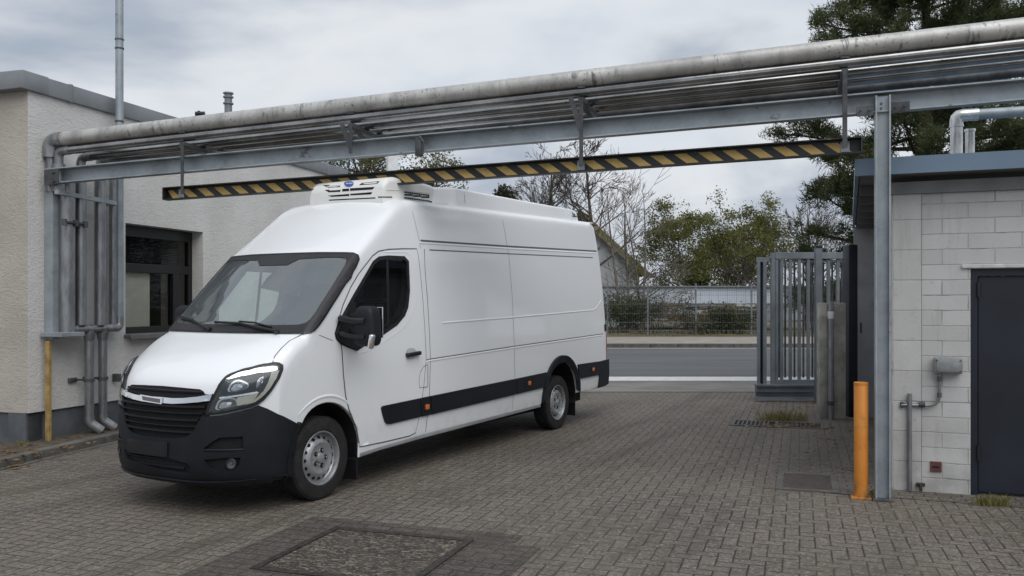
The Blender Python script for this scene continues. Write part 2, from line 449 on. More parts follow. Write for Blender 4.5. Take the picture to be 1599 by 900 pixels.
def bend(pts, rad, n=6):
    """polyline with rounded corners"""
    pts = [V(p) for p in pts]; out = [pts[0]]
    for i in range(1, len(pts) - 1):
        p, a, b = pts[i], pts[i - 1], pts[i + 1]
        u, v = (a - p), (b - p); r = min(rad, u.length * .48, v.length * .48)
        A, B = p + u.normalized() * r, p + v.normalized() * r
        for k in range(n + 1):
            t = k / n; out.append(A * (1 - t) ** 2 + p * 2 * t * (1 - t) + B * t * t)
    return out + [pts[-1]]
def lathe(bm, prof, mat=None, seg=32, mi=0, mis=None):
    """profile (r, h) about local z, transformed by mat"""
    mat = mat or Matrix.Identity(4); rings = []
    for r, h in prof:
        if r < 1e-6: rings.append([bm.verts.new(mat @ V((0, 0, h)))])
        else: rings.append([bm.verts.new(mat @ V((r * math.cos(a), r * math.sin(a), h))) for a in [2 * math.pi * k / seg for k in range(seg)]])
    for i, (A, B) in enumerate(zip(rings, rings[1:])):
        for k in range(seg):
            k2 = (k + 1) % seg
            if len(A) == 1 and len(B) == 1: continue
            if len(A) == 1: f = bm.faces.new((A[0], B[k2], B[k]))
            elif len(B) == 1: f = bm.faces.new((A[k], A[k2], B[0]))
            else: f = bm.faces.new((A[k], A[k2], B[k2], B[k]))
            f.material_index = mis[i] if mis else mi
    return bm
def prism(bm, poly, d, mi=0):
    """extrude a closed 3D polygon along vector d"""
    a = [bm.verts.new(p) for p in poly]; b = [bm.verts.new(V(p) + V(d)) for p in poly]; n = len(a)
    fs = [bm.faces.new(a[::-1]), bm.faces.new(b)]
    for k in range(n): fs.append(bm.faces.new((a[k], a[(k + 1) % n], b[(k + 1) % n], b[k])))
    for f in fs: f.material_index = mi
    return bm
def sheet(bm, pts, nx=1):
    bm.faces.new([bm.verts.new(p) for p in pts]); return bm
def inpoly(p, poly):
    c = False; n = len(poly); x, y = p[0], p[1]
    for i in range(n):
        x1, y1 = poly[i][0], poly[i][1]; x2, y2 = poly[i - 1][0], poly[i - 1][1]
        if (y1 > y) != (y2 > y) and x < (x2 - x1) * (y - y1) / (y2 - y1) + x1: c = not c
    return c
def resample(poly, step, closed=True):
    out = []; n = len(poly)
    for i in range(n if closed else n - 1):
        a, b = V(poly[i][:2]), V(poly[(i + 1) % n][:2]); k = max(1, int(round((b - a).length / step)))
        for j in range(k): out.append(a + (b - a) * (j / k))
    if not closed: out.append(V(poly[-1][:2]))
    return out
def smoothpoly(p, closed=True, it=2):
    """Chaikin corner cutting"""
    p = [V(q[:2]) for q in p]
    for _ in range(it):
        o = []; n = len(p)
        if not closed: o.append(p[0])
        for i in range(n if closed else n - 1):
            a, b = p[i], p[(i + 1) % n]; o += [a * .75 + b * .25, a * .25 + b * .75]
        if not closed: o.append(p[-1])
        p = o
    return p
def patch(bm, poly, to3d, off=.002, thick=0.0, step=5.0, holes=(), mi=0, bury=.004, bevel=0.0):
    """a panel laid on a real surface: 2-D outline -> points on the surface, raised by off+thick, with a rim"""
    B = resample(poly, step); H = [resample(h, step) for h in holes]
    pts = list(B); ed = [(i, (i + 1) % len(B)) for i in range(len(B))]
    for h in H:
        o = len(pts); pts += h; ed += [(o + i, o + (i + 1) % len(h)) for i in range(len(h))]
    xs = [p.x for p in B]; ys = [p.y for p in B]
    x = min(xs) + step * .5
    lim = (step * .45) ** 2; allb = list(pts)
    while x < max(xs):
        y = min(ys) + step * .5
        while y < max(ys):
            q = V((x, y))
            if inpoly(q, B) and not any(inpoly(q, h) for h in H) and min((q - b).length_squared for b in allb) > lim: pts.append(q)
            y += step
        x += step
    vs, es, fs, *_ = delaunay_2d_cdt(pts, ed, [], 0, 1e-6)
    top = []
    for v in vs:
        r = to3d(v.x, v.y); top.append(None if r is None else r)
    tv = {}; bv = {}
    def T(i):
        if i not in tv: tv[i] = bm.verts.new(top[i][0] + top[i][1] * (off + thick))
        return tv[i]
    def D(i):
        if i not in bv: bv[i] = bm.verts.new(top[i][0] - top[i][1] * bury)
        return bv[i]
    cnt = {}; new = []
    for f in fs:
        c = sum((vs[i] for i in f), V((0, 0))) / 3
        if not inpoly(c, B) or any(inpoly(c, h) for h in H): continue
        if any(top[i] is None for i in f): continue
        f = list(f)
        a, b, c3 = (top[i][0] for i in f)
        if (b - a).cross(c3 - a).dot(top[f[0]][1]) < 0: f.reverse()
        try: F = bm.faces.new([T(i) for i in f])
        except ValueError: continue
        F.material_index = mi; new.append(F)
        for k in range(3):
            e = (f[k], f[(k + 1) % 3]); cnt[tuple(sorted(e))] = cnt.get(tuple(sorted(e)), []) + [e]
    if thick > 0:
        for e in cnt.values():
            if len(e) == 1:
                i, j = e[0]
                try: F = bm.faces.new((T(j), T(i), D(i), D(j))); F.material_index = mi
                except ValueError: pass
    return bm
def ribbon(bm, hits, w, off=.0015, mi=0):
    """flat strip following surface points (loc, normal)"""
    L = []
    hits = [h for h in hits if h is not None]
    for i, (p, n) in enumerate(hits):
        t = hits[min(i + 1, len(hits) - 1)][0] - hits[max(i - 1, 0)][0]
        s = t.cross(n)
        if s.length < 1e-9: continue
        s = s.normalized() * w / 2
        L.append((bm.verts.new(p + s + n * off), bm.verts.new(p - s + n * off)))
    for a, b in zip(L, L[1:]):
        f = bm.faces.new((a[0], b[0], b[1], a[1])); f.material_index = mi
    return bm
def evaluated(o):
    dg = bpy.context.evaluated_depsgraph_get(); dg.update()
    e = o.evaluated_get(dg); return bpy.data.meshes.new_from_object(e)
def bvh_of(bm, mat=None):
    b = bm.copy()
    if mat is not None: b.transform(mat)
    t = BVHTree.FromBMesh(b); b.free(); return t
def pixcast(bvh):
    def f(px, py):
        d = pdir(px, py).normalized(); h = bvh.ray_cast(CAMO, d)
        if h[0] is None: return None
        n = h[1] if h[1].dot(d) < 0 else -h[1]
        return h[0], n
    return f
#==NEXT==
# ================================================================ THE VAN
TH = math.atan(740 / FPX); sT, cT = math.sin(TH), math.cos(TH)
W0 = V((-1.582, 7.094, 0)) + V((cT, -sT, 0)) * -.84       # front axle centre on the ground
van = thing('delivery_van', 'white high-roof delivery van with black bumper and refrigeration unit, parked under the pipe gantry', 'van', W0, -TH)
VM = RM[van.name]
def l2w(x, u, w): return VM @ V((x, u, w))
HW = .84
def clamp(x, a=0.0, b=1.0): return max(a, min(b, x))
def deform(v, u, w):
    q = v / HW; aq = abs(q)
    tum = .105 * max(0, (w - 1.12) / 1.5) ** 1.4 + .022 * max(0, (.55 - w) / .25)
    v2 = v * (HW - tum) / HW
    k = clamp((-.05 - u) / .83) ** 1.6
    u2 = u + .36 * k * aq ** 4 + .05 * k * aq ** 2
    bb = clamp((u + .3) / .2) * clamp((1.5 - u) / .9)
    u2 -= .11 * (1 - q * q) * bb * clamp((w - 1.2) / .2)
    w2 = w
    if w > 1.0: w2 += .028 * (1 - q * q) * clamp((w - 1.0) / .2) * clamp((.1 - u) / .2)
    if w > 2.3: w2 += .045 * (1 - q * q) * clamp((w - 2.3) / .2) * clamp((u - .8) / .5)
    if u > 5.5: u2 += .05 * (1 - q * q) * clamp((u - 5.6) / .4)
    return V((v2, u2, w2))
def arc(cx, cy, r, a0, a1, n):
    return [(cx + r * math.cos(math.radians(a0 + (a1 - a0) * i / n)), cy + r * math.sin(math.radians(a0 + (a1 - a0) * i / n))) for i in range(n + 1)]
FA, RA = (.085, .36, .445), (4.62, .40, .485)
nose = [(-.76, .262), (-.84, .285), (-.882, .36), (-.888, .55), (-.880, .78), (-.862, .94), (-.845, 1.00), (-.80, 1.06), (-.70, 1.135), (-.50, 1.235), (-.32, 1.315), (-.20, 1.358), (-.13, 1.388), (-.02, 1.495)]
scr = [(-.02, 1.495), (.20, 1.714), (.40, 1.912), (.55, 2.058), (.72, 2.19), (1.0, 2.408), (1.18, 2.542), (1.28, 2.600), (1.40, 2.628), (1.75, 2.645), (3.2, 2.688), (5.70, 2.768), (5.88, 2.762), (5.96, 2.72), (6.00, 2.60)]
rear = [(6.00, 2.60), (6.05, 2.25), (6.10, 1.7), (6.13, 1.2), (6.14, .8), (6.14, .47), (6.10, .42)]
bot = [(6.10, .42)] + arc(*RA, 3, 177, 26)[0:] + [(4.05, .375), (1.55, .345), (.88, .325), (.72, .285), (.535, .275)] + arc(*FA, -10, 190, 26) + [(-.40, .262)]
def dense(p, s, smooth):
    if smooth:
        o = []; n = len(p)
        for i in range(n - 1):
            p0, p1, p2, p3 = (V(p[max(0, min(n - 1, j))]) for j in (i - 1, i, i + 1, i + 2))
            k = max(1, int((p2 - p1).length / s))
            for j in range(k):
                t = j / k
                o.append(.5 * ((2 * p1) + (p2 - p0) * t + (2 * p0 - 5 * p1 + 4 * p2 - p3) * t * t + (3 * p1 - p0 - 3 * p2 + p3) * t ** 3))
        return o
    return resample(p, s, closed=False)[:-1]
prof = dense(nose, .035, True) + dense(scr, .07, True) + dense(rear, .09, False) + dense(bot, .09, False)
NP = len(prof)
def rad(p):
    u, w = p
    if w < .34 and u < -.3: return .03
    if w < 1.0 and u > -.45 and u < 5.7: return .010
    if u < -.15: return .06 + .03 * clamp((w - .9) / .2)
    if u > 5.9: return .035 + .03 * clamp((w - 2.2) / .4)
    if w > 2.3: return .085
    if w > 1.3: return .055 + .03 * clamp((w - 2.0) / .3)
    return .03
nrm = []
for i in range(NP):
    a, b, c = prof[i - 1], prof[i], prof[(i + 1) % NP]
    t1, t2 = (b - a).normalized(), (c - b).normalized()
    n1, n2 = V((t1.y, -t1.x)), V((t2.y, -t2.x))      # inward (profile runs clockwise seen from +x ... up the nose, back along the roof)
    n = (n1 + n2); n = n / max(.6, n.length_squared / 2) if n.length > 1e-6 else n1
    nrm.append(n.normalized() * min(1.4, n.length))
if sum(prof[i - 1].x * prof[i].y - prof[i].x * prof[i - 1].y for i in range(NP)) > 0: nrm = [-n for n in nrm]
def shell():
    bm = NB(); rows = []
    NM, K = 16, 6
    def row(fn): rows.append([bm.verts.new(deform(*fn(i))) for i in range(NP)])
    for j in range(K, -1, -1):
        a = math.pi / 2 * j / K
        def fn(i, a=a):
            r = rad(prof[i]); p = prof[i] + nrm[i] * r * (1 - math.cos(a)); return (-(HW - r * (1 - math.sin(a))), p.x, p.y)
        row(fn)
    for j in range(1, NM):
        def fn(i, j=j):
            r = rad(prof[i]); return ((HW - r) * (2 * j / NM - 1), prof[i].x, prof[i].y)
        row(fn)
    for j in range(0, K + 1):
        a = math.pi / 2 * j / K
        def fn(i, a=a):
            r = rad(prof[i]); p = prof[i] + nrm[i] * r * (1 - math.cos(a)); return ((HW - r * (1 - math.sin(a))), p.x, p.y)
        row(fn)
    for A, B in zip(rows, rows[1:]):
        for k in range(NP):
            bm.faces.new((A[k], A[(k + 1) % NP], B[(k + 1) % NP], B[k]))
    edge = [prof[i] + nrm[i] * rad(prof[i]) for i in range(NP)]
    pts = list(edge); x = -.85
    while x < 6.2:
        y = .3
        while y < 2.8:
            q = V((x, y))
            if inpoly(q, edge) and min((q - e).length_squared for e in edge) > .0016: pts.append(q)
            y += .09
        x += .09
    vs, es, fs, ov, *_ = delaunay_2d_cdt(pts, [(i, (i + 1) % NP) for i in range(NP)], [], 0, 1e-7)
    for sg, rw in ((-1, rows[0]), (1, rows[-1])):
        m = {}
        for i, v in enumerate(vs):
            src = [q for q in ov[i] if q < NP]
            m[i] = rw[src[0]] if src else bm.verts.new(deform(sg * HW, v.x, v.y))
        for f in fs:
            c = sum((vs[i] for i in f), V((0, 0))) / 3
            if not inpoly(c, edge): continue
            try: bm.faces.new([m[i] for i in f])
            except ValueError: pass
    bmesh.ops.recalc_face_normals(bm, faces=bm.faces)
    return bm
sh = shell(); sh.transform(VM); sh.normal_update()
VB = BVHTree.FromBMesh(sh)
vpix = pixcast(VB)
def cast(o, d):
    h = VB.ray_cast(o, d)
    if h[0] is None: return None
    return h[0], (h[1] if h[1].dot(d) < 0 else -h[1])
XD = VM.to_3x3() @ V((1, 0, 0)); YD = VM.to_3x3() @ V((0, 1, 0))
def side_cast(u, w): return cast(l2w(1.7, u, w), -XD)
def front_cast(x, w): return cast(l2w(x, -2.5, w), YD)
AX = .60
def ring_cast(th, w):                               # th in degrees from straight ahead, + towards the visible side
    a = math.radians(th); d = VM.to_3x3() @ V((math.sin(a), -math.cos(a), 0))
    return cast(l2w(0, AX, w) + d * 3.0, -d)
def to_ring(px, py):
    h = vpix(px, py)
    if h is None: return None
    p = VM.inverted() @ h[0]; return math.degrees(math.atan2(p.x, AX - p.y)), p.z
def ringpoly(pp):
    return [q for q in (to_ring(*p) for p in pp) if q is not None]
def ring10(a, w): return ring_cast(a * 100, w)       # th scaled so that 0.01 unit ~ 1 degree ~ 2 cm: patches mesh evenly
def RP(pp): return [(a / 100, w) for a, w in ringpoly(pp)]
def sym(p):                                          # right-half outline that starts and ends on the centre line -> full outline
    return list(p) + [(-a, w) for a, w in reversed(p) if abs(a) > 1e-4]

# ---- body: cut the cab cavity, windscreen and side windows out of the solid shell
bm = sh.copy()
body = obj('body', bm, [M['paint'], M['cabgrey']], van)
cut = []
def cutter(bm):
    o = obj('cutter', bm, [M['cabgrey']], van); cut.append(o); return o
cav = [(-.02, .95), (.02, 1.36), (.50, 1.86), (.66, 2.04), (.95, 2.22), (1.42, 2.26), (1.42, .62), (.62, .62), (.62, .9)]
bm = NB(); prism(bm, [l2w(-.735, u, w) for u, w in cav], XD * 1.47); bmesh.ops.recalc_face_normals(bm, faces=bm.faces); cutter(bm)
# windscreen opening traced from its near half: (lateral x, height w) on the sloped face
def loc_xw(pp):
    o = []
    for p in pp:
        h = vpix(*p)
        if h is None: continue
        q = VM.inverted() @ h[0]; o.append((q.x, q.z))
    return o
def symx(p): return [(0, p[0][1])] + list(p) + [(0, p[-1][1])] + [(-x, w) for x, w in reversed(p)]
WS = symx(loc_xw([(500, 396.2), (540, 396.4), (552, 396.8), (558.5, 399.5), (560, 405), (556, 416), (545, 433.5), (527, 462.5), (507, 494), (498, 507), (491, 515.5), (484, 519.8), (475, 521), (430, 521.3)]))
def offs(poly, d):
    n = len(poly); o = []
    A = sum(poly[i - 1][0] * poly[i][1] - poly[i][0] * poly[i - 1][1] for i in range(n)); s = 1 if A > 0 else -1
    for i in range(n):
        a, b, c = V(poly[i - 1][:2]), V(poly[i][:2]), V(poly[(i + 1) % n][:2])
        t1, t2 = (b - a).normalized(), (c - b).normalized(); nn = V((-t1.y - t2.y, t1.x + t2.x)) * s
        nn = nn.normalized() if nn.length > 1e-6 else V((0, 0)); o.append(b + nn * d)
    return o
wsd = VM.to_3x3() @ V((0, .70, -.71))
def ws_pts(poly):
    return [front_cast(x, w)[0] for x, w in poly]
wi = loc_xw([(520, 403.0), (538, 403.5), (546, 405), (549, 409), (547.5, 416), (527, 450), (500, 492), (493, 500), (485, 505.5), (472, 508.5), (430, 509)])
ti, bi = wi[0][1], wi[-1][1]
hole = [(0, ti)] + wi + [(0, bi)] + [(-x, w) for x, w in reversed(wi)]
bm = NB(); prism(bm, [p - wsd * .12 for p in ws_pts(hole)], wsd * .28); bmesh.ops.recalc_face_normals(bm, faces=bm.faces); cutter(bm)
def SP(pp):                                          # pixels on the visible flank -> (u, w)
    o = []
    for p in pp:
        h = vpix(*p)
        if h is None: continue
        q = VM.inverted() @ h[0]; o.append((q.y, q.z))
    return o
GW = SP([(583, 410), (592, 403), (606, 401.5), (631, 402.5), (637, 409), (638.5, 454), (636, 479), (631, 492), (619, 506.5), (598, 521), (566, 540), (557, 546), (545, 541.5), (533, 536), (526, 528), (524.5, 521), (529.5, 504.5), (551.5, 464)])
win_in = offs(GW, .02)
bm = NB(); prism(bm, [l2w(-1.2, u, w) for u, w in win_in], XD * 2.4); bmesh.ops.recalc_face_normals(bm, faces=bm.faces); cutter(bm)
for c in cut:
    md = body.modifiers.new('b', 'BOOLEAN'); md.operation = 'DIFFERENCE'; md.object = c; md.solver = 'EXACT'
    try: md.material_mode = 'TRANSFER'
    except Exception: pass
me = evaluated(body); body.modifiers.clear(); old = body.data; body.data = me; bpy.data.meshes.remove(old)
for c in cut: bpy.data.objects.remove(c)
b2 = NB(); b2.from_mesh(me)
me.materials.append(M['plastic']); me.materials.append(M['deep'])
for f in b2.faces:
    f.smooth = True; c = f.calc_center_median()
    if c.y < -.18 and c.z < .655: f.material_index = 2
    if c.y < -.45 and c.z < (.93 if abs(c.x) < .46 else .80) and abs(c.x) < .50: f.material_index = 3
for e in b2.edges:
    e.smooth = not (len(e.link_faces) == 2 and e.calc_face_angle(0) > .6)
b2.to_mesh(me); b2.free()

def annulus(c, r0, r1, a0, a1, n=22):
    return arc(c[0], c[1], r1, a0, a1, n) + arc(c[0], c[1], r0, a1, a0, n)
# ---- windscreen
bm = NB(); patch(bm, WS, front_cast, .006, 0, .02)
wsn = obj('windscreen', bm, M['screen'], van, smooth=1.0)
wi2 = [(x - .030 * clamp((x - .55) / .1), w) for x, w in wi]
inner = [(0, ti - .065), (.17, ti - .065), (.25, ti - .012)] + wi2 + [(0, bi)] + [(-x, w) for x, w in reversed(wi2)] + [(-.25, ti - .012), (-.17, ti - .065)]
bm = NB(); patch(bm, WS, front_cast, .010, 0, .015, holes=[inner])
obj('frit_border', bm, M['frit'], wsn, smooth=1.0)
bm = NB(); P = [front_cast(x, w) for x, w in resample(WS, .05)]; P.append(P[0]); ribbon(bm, P, .018, .012)
obj('rubber_seal', bm, M['black'], wsn)
def wiper(px):
    bm = NB(); pts = [vpix(*p) for p in px]
    pts = [p + n * .028 for p, n in pts if p is not None]
    tube(bm, pts[:2], .011, 6); tube(bm, [pts[0] + (pts[1] - pts[0]) * .0, pts[1]], .012, 6)
    tube(bm, pts[1:], [.010, .012] + [.013] * (len(pts) - 3), 6)
    b = vpix(*px[-1]); tube(bm, [b[0] - b[1] * .01, b[0] + b[1] * .035], .02, 8)
    return obj('wiper', bm, M['black'], wsn, smooth=.7)
wiper([(339, 507), (378, 509), (404, 513), (434, 521)])
wiper([(285, 498), (305, 504), (318, 509), (330, 516)])
bm = NB(); tube(bm, [vpix(x, y)[0] + vpix(x, y)[1] * .022 for x, y in ((376, 505), (400, 507), (426, 513))], .008, 6)
obj('wiper_arm', bm, M['black'], wsn, smooth=.7)

# ---- cab interior
bm = NB()
dash = [(-.02, .95), (.0, 1.33), (.16, 1.36), (.40, 1.30), (.52, 1.20), (.50, 1.02), (.40, .95)]
prism(bm, [l2w(-.72, u, w) for u, w in dash], XD * 1.44)
box(bm, l2w(.40, .40, 1.31), .42, .22, .10, -TH, .04, 3)
obj('dashboard', bm, M['cabgrey'], van, smooth=.6)
bm = NB()
Rt = VM.to_3x3().to_4x4() @ Matrix.Rotation(math.radians(-28), 4, 'X')
ring = [l2w(.40, .62, 1.28) + Rt.to_3x3() @ V((.20 * math.cos(a), .20 * math.sin(a) * .35, .20 * math.sin(a))) for a in [k * math.pi / 12 for k in range(25)]]
tube(bm, ring, .016, 8); tube(bm, [l2w(.40, .45, 1.2), l2w(.40, .62, 1.28)], .04, 8)
tube(bm, [ring[0], ring[12]], .014, 6)
obj('steering_wheel', bm, M['black'], van, smooth=.7)
for x in (.42, -.22, -.52):
    bm = NB()
    box(bm, l2w(x, .98, .98), .46 if x > 0 else .40, .46, .16, -TH, .05, 3)
    R = Matrix.Rotation(-TH, 4, 'Z') @ Matrix.Rotation(math.radians(-12), 4, 'X')
    box(bm, l2w(x, 1.22, 1.33), .44 if x > 0 else .38, .12, .62, bev=.05, seg=3, rot=R)
    box(bm, l2w(x, 1.29, 1.73), .26, .09, .18, bev=.04, seg=3, rot=R)
    obj('seat', bm, M['seat'], van, smooth=.7)
bm = NB(); box(bm, l2w(0, 1.40, 1.43), 1.44, .02, 1.60, -TH); obj('bulkhead', bm, M['bulk'], van)
bm = NB(); box(bm, l2w(0, 2.7, .50), 1.10, 6.3, .52, -TH); box(bm, l2w(0, -.30, .55), .9, .5, .3, -TH); obj('underbody', bm, M['deep'], van)

# ---- door with window, handle (and the far door mirrored)
DOOR = SP([(562, 698), (553, 668), (545, 640), (540, 619), (536.5, 585), (534.3, 548), (532.5, 535), (527.5, 528), (524.2, 520), (529, 501), (535.5, 478), (548, 449), (560, 428.5), (574, 410.5), (582, 400), (592, 392.5), (607, 389.8), (630, 388.8), (651, 389), (653.5, 401), (657, 432), (660.5, 470), (664, 525), (665.5, 560), (662, 602), (655, 650), (649, 676), (640, 681), (600, 690.5)])
dseam = [side_cast(u, w) for u, w in resample(DOOR, .05)]; dseam.append(dseam[0])
bm = NB(); ribbon(bm, dseam, .013, .0015); obj('door_gap', bm, M['groove'], van)
door_in = offs(DOOR, .007); glass_out = offs(GW, -.012)
bm = NB(); patch(bm, door_in, side_cast, .0025, .003, .07, holes=[glass_out]); door = obj('door', bm, M['paint'], van, smooth=.5)
bm = NB(); patch(bm, GW, side_cast, -.006, 0, .07); wn = obj('window', bm, M['tint'], door, smooth=.6)
bm = NB(); patch(bm, offs(GW, -.014), side_cast, -.004, .012, .05, holes=[offs(GW, .022)]); obj('window_seal', bm, M['black'], wn, smooth=.5)
bm = NB(); pl = SP([(604.0, 404), (607.5, 404), (609, 500), (605, 516)]); patch(bm, pl, side_cast, -.012, .008, .05); obj('window_bar', bm, M['black'], wn)
# recessed white band round the window's lower rear edge
bm = NB(); pp = [vpix(*p) for p in ((560, 552), (572, 549), (600, 533), (624, 517), (638, 502), (645, 482), (648, 455), (648, 412), (644, 399), (634, 394), (600, 394))]
tube(bm, [p - n * .012 for p, n in pp], .020, 8); obj('pressed_ridge', bm, M['paint'], door, smooth=1.2)
bm = NB()
h = vpix(643, 553); cpt, nn = h
tdir = (vpix(656, 549)[0] - vpix(629, 554)[0]).normalized()
Rb = Matrix((tdir, nn, tdir.cross(nn))).transposed().to_4x4()
box(bm, cpt + nn * .035, .215, .028, .040, bev=.012, seg=3, rot=Rb); box(bm, cpt + nn * .016 - tdir * .08, .05, .035, .036, bev=.01, rot=Rb); box(bm, cpt + nn * .016 + tdir * .08, .05, .035, .036, bev=.01, rot=Rb)
obj('handle', bm, M['black'], door, smooth=.6)
bm = NB(); patch(bm, smoothpoly([(633, 549), (638, 543.5), (646, 543.5), (650, 549), (650, 556), (646, 560.5), (638, 561.5), (633, 557)]), vpix, .0065, 0, 3.0); obj('handle_recess', bm, plain('recess_shade_grey', (.50, .51, .52), .4), door)

# ---- door mirror (housing, glass lens, arms, base)
def housing_at(cx, cw, u0):
    bm = NB()
    r = bmesh.ops.create_cube(bm, size=1.0)
    bmesh.ops.subdivide_edges(bm, edges=bm.edges[:], cuts=7, use_grid_fill=True)
    for v in bm.verts:
        p = v.co * 2; q = V((abs(p.x) ** 1, abs(p.y), abs(p.z)))
        # superellipsoid
        n = (q.x ** 5 + q.y ** 4 + q.z ** 5) ** (1 / 4.6); p = p / max(n, 1e-6)
        x, y, z = p
        x *= .104 * (1 - .12 * z); y *= .072; z *= .170
        if y < 0: y *= 1.15
        v.co = V((x, y, z))
    bm.transform(Matrix.Translation(V((cx, u0, cw)))); bm.transform(VM); return bm
bpos = vpix(545, 515); bl = VM.inverted() @ bpos[0]
# housing centre sits outboard of the door: solve its depth so it covers px 557-598, y 479-540
def onplane(px, py, x):
    d = VM.inverted().to_3x3() @ pdir(px, py); o = VM.inverted() @ CAMO
    t = (x - o.x) / d.x; return o + d * t
hc = onplane(575, 509.5, 1.09)
hb = NB()
bm = housing_at(hc.x, hc.z, hc.y)
mir = obj('mirror', bm, M['plastic'], van, smooth=1.0)
bm = NB()
for dz, r in ((.045, .026), (-.085, .020)):
    a = V((bl.x - .01, bl.y + .03, hc.z + dz + .02)); b = V((hc.x + .03, hc.y - .078, hc.z + dz))
    tube(bm, [VM @ a, VM @ V((a.x + .05, b.y - .01, a.z)), VM @ V((hc.x - .09, b.y - .012, b.z)), VM @ b], r, 8)
    box(bm, VM @ (a + V((.02, 0, 0))), .07, .09, .085, -TH, .015)
obj('mirror_arm', bm, M['black'], mir, smooth=.7)
bm = NB()
box(bm, VM @ V((hc.x + .085, hc.y - .062, hc.z - .125)), .045, .055, .125, bev=.018, seg=3, rot=Matrix.Rotation(-TH, 4, 'Z') @ Matrix.Rotation(math.radians(10), 4, 'Y'))
obj('indicator_lens', bm, M['reflector'], mir, smooth=.7)
bm = NB()
box(bm, VM @ V((hc.x + .095, hc.y - .085, hc.z - .14)), .012, .012, .022, -TH, .004); obj('indicator_bulb', bm, M['amber'], mir)
bm = NB(); box(bm, VM @ V((hc.x - .0, hc.y + .082, hc.z + .03)), .19, .012, .26, -TH, .004); obj('mirror_glass', bm, M['chrome'], mir)
bm = NB(); patch(bm, [(523.8, 521), (530, 503), (538, 487), (549, 470), (553, 474), (553, 500), (556, 543), (556.5, 547.5), (545, 542.5), (532.5, 536.5), (526, 530)], vpix, .008, .016, 5); obj('mirror_base', bm, M['black'], mir, smooth=.5)
for o in list(mir.children): mirror_x(o)                       # the far mirror's pieces
for _n, _a0, _a1 in (('bumper_edge', 136, 193),):
    bm = NB(); patch(bm, annulus((.085, .36), .450, .474, _a0, _a1), side_cast, .003, .034, .03); o = obj(_n, bm, M['plastic'], van, smooth=.5); mirror_x(o)
far = mirror_x(mir, 'mirror', van)
for o in list(mir.children):
    if '.' in o.name and o.name.split('.')[0] in ('mirror_arm', 'indicator_lens', 'indicator_bulb', 'mirror_glass', 'mirror_base'): o.parent = far
fd = mirror_x(door, 'door', van); fw = mirror_x(wn, 'window', fd); fw.data.materials[0] = M['farglass']
for o in list(wn.children): mirror_x(o, parent=fw)
for o in list(door.children):
    if o.name in ('handle',): mirror_x(o, parent=fd)

# ---- seams and pressed lines of the flank
def seamline(name, px, w, mat, off=.0015, n=14):
    hits = [vpix(p.x, p.y) for p in resample(px, n, closed=False)]
    bm = NB(); ribbon(bm, hits, w, off); return obj(name, bm, M[mat], van)
seamline('panel_gap', [(663, 389), (664, 420), (668, 470), (671, 520), (672.5, 561), (671, 615), (665, 675)], .008, 'groove')
seamline('panel_gap', [(783, 331), (790, 370), (795, 400), (800, 460), (803.5, 540), (804.5, 590), (800, 640)], .006, 'groove')
seamline('panel_gap', [(641, 318), (648, 345), (655, 375), (657, 388)], .004, 'groove')
seamline('gutter_line', [(657, 376), (794, 385), (932, 392.5)], .020, 'groove')  # dark strips paint the shade of the gutter grooves onto the flank
seamline('gutter_line', [(671, 390.5), (794, 396.5), (926, 402.5)], .012, 'groove')
seamline('belt_line', [(596, 612), (606, 605), (640, 580), (657, 566), (669, 561.5), (803, 541), (942, 521.5)], .011, 'groove')  # dark strip paints the shade along the belt crease
seamline('hood_gap', [(480.5, 521), (470, 523.5), (452, 533), (440, 544), (430, 556), (426, 567)], .008, 'groove')
seamline('fender_gap', [(480.5, 521), (500, 524), (520, 532)], .005, 'groove')
def ridge(name, px, r, sink, n=12):
    hits = [vpix(p.x, p.y) for p in resample(px, n, closed=False)]
    bm = NB(); tube(bm, [p - q * sink for p, q in hits if p is not None], r, 8); return obj(name, bm, M['paint'], van, smooth=1.3)
ridge('pressed_ridge', [(691, 504.5), (801, 496), (927, 484.5), (932, 481), (939.5, 469)], .016, .011)
ridge('pressed_ridge', [(655, 379.5), (794, 388.5), (931, 396)], .018, .013)
ridge('pressed_ridge', [(592, 618), (596, 612.5), (606, 606), (640, 581.5), (657, 568), (670, 564), (803, 543.5), (941, 524)], .020, .015)
# wheel-arch flare: raised white lip round the front wheel
hits = [side_cast(u, w) for u, w in arc(.085, .36, .500, 2, 134, 30)]
bm = NB(); tube(bm, [h_[0] - h_[1] * (.013 + .006 * (abs(i - 15) / 15) ** 3) for i, h_ in enumerate(hits)], .020, 8); fl = obj('wheel_arch_lip', bm, M['paint'], van, smooth=1.3); mirror_x(fl)
bm = NB(); patch(bm, annulus((4.62, .40), .486, .556, 0, 180), side_cast, .003, .028, .05); fl = obj('wheel_arch_trim', bm, M['plastic'], van, smooth=.5); mirror_x(fl)
for c in (FA, RA):
    bm = NB(); A = [bm.verts.new(l2w(.818, u, w)) for u, w in arc(c[0], c[1], c[2] - .008, -14, 194, 24)]; B = [bm.verts.new(l2w(.46, u, w)) for u, w in arc(c[0], c[1], c[2] - .008, -14, 194, 24)]
    for k in range(24): bm.faces.new((A[k], A[k + 1], B[k + 1], B[k]))
    bm.faces.new(B); ln = obj('wheel_arch_liner', bm, M['deep'], van); mirror_x(ln)

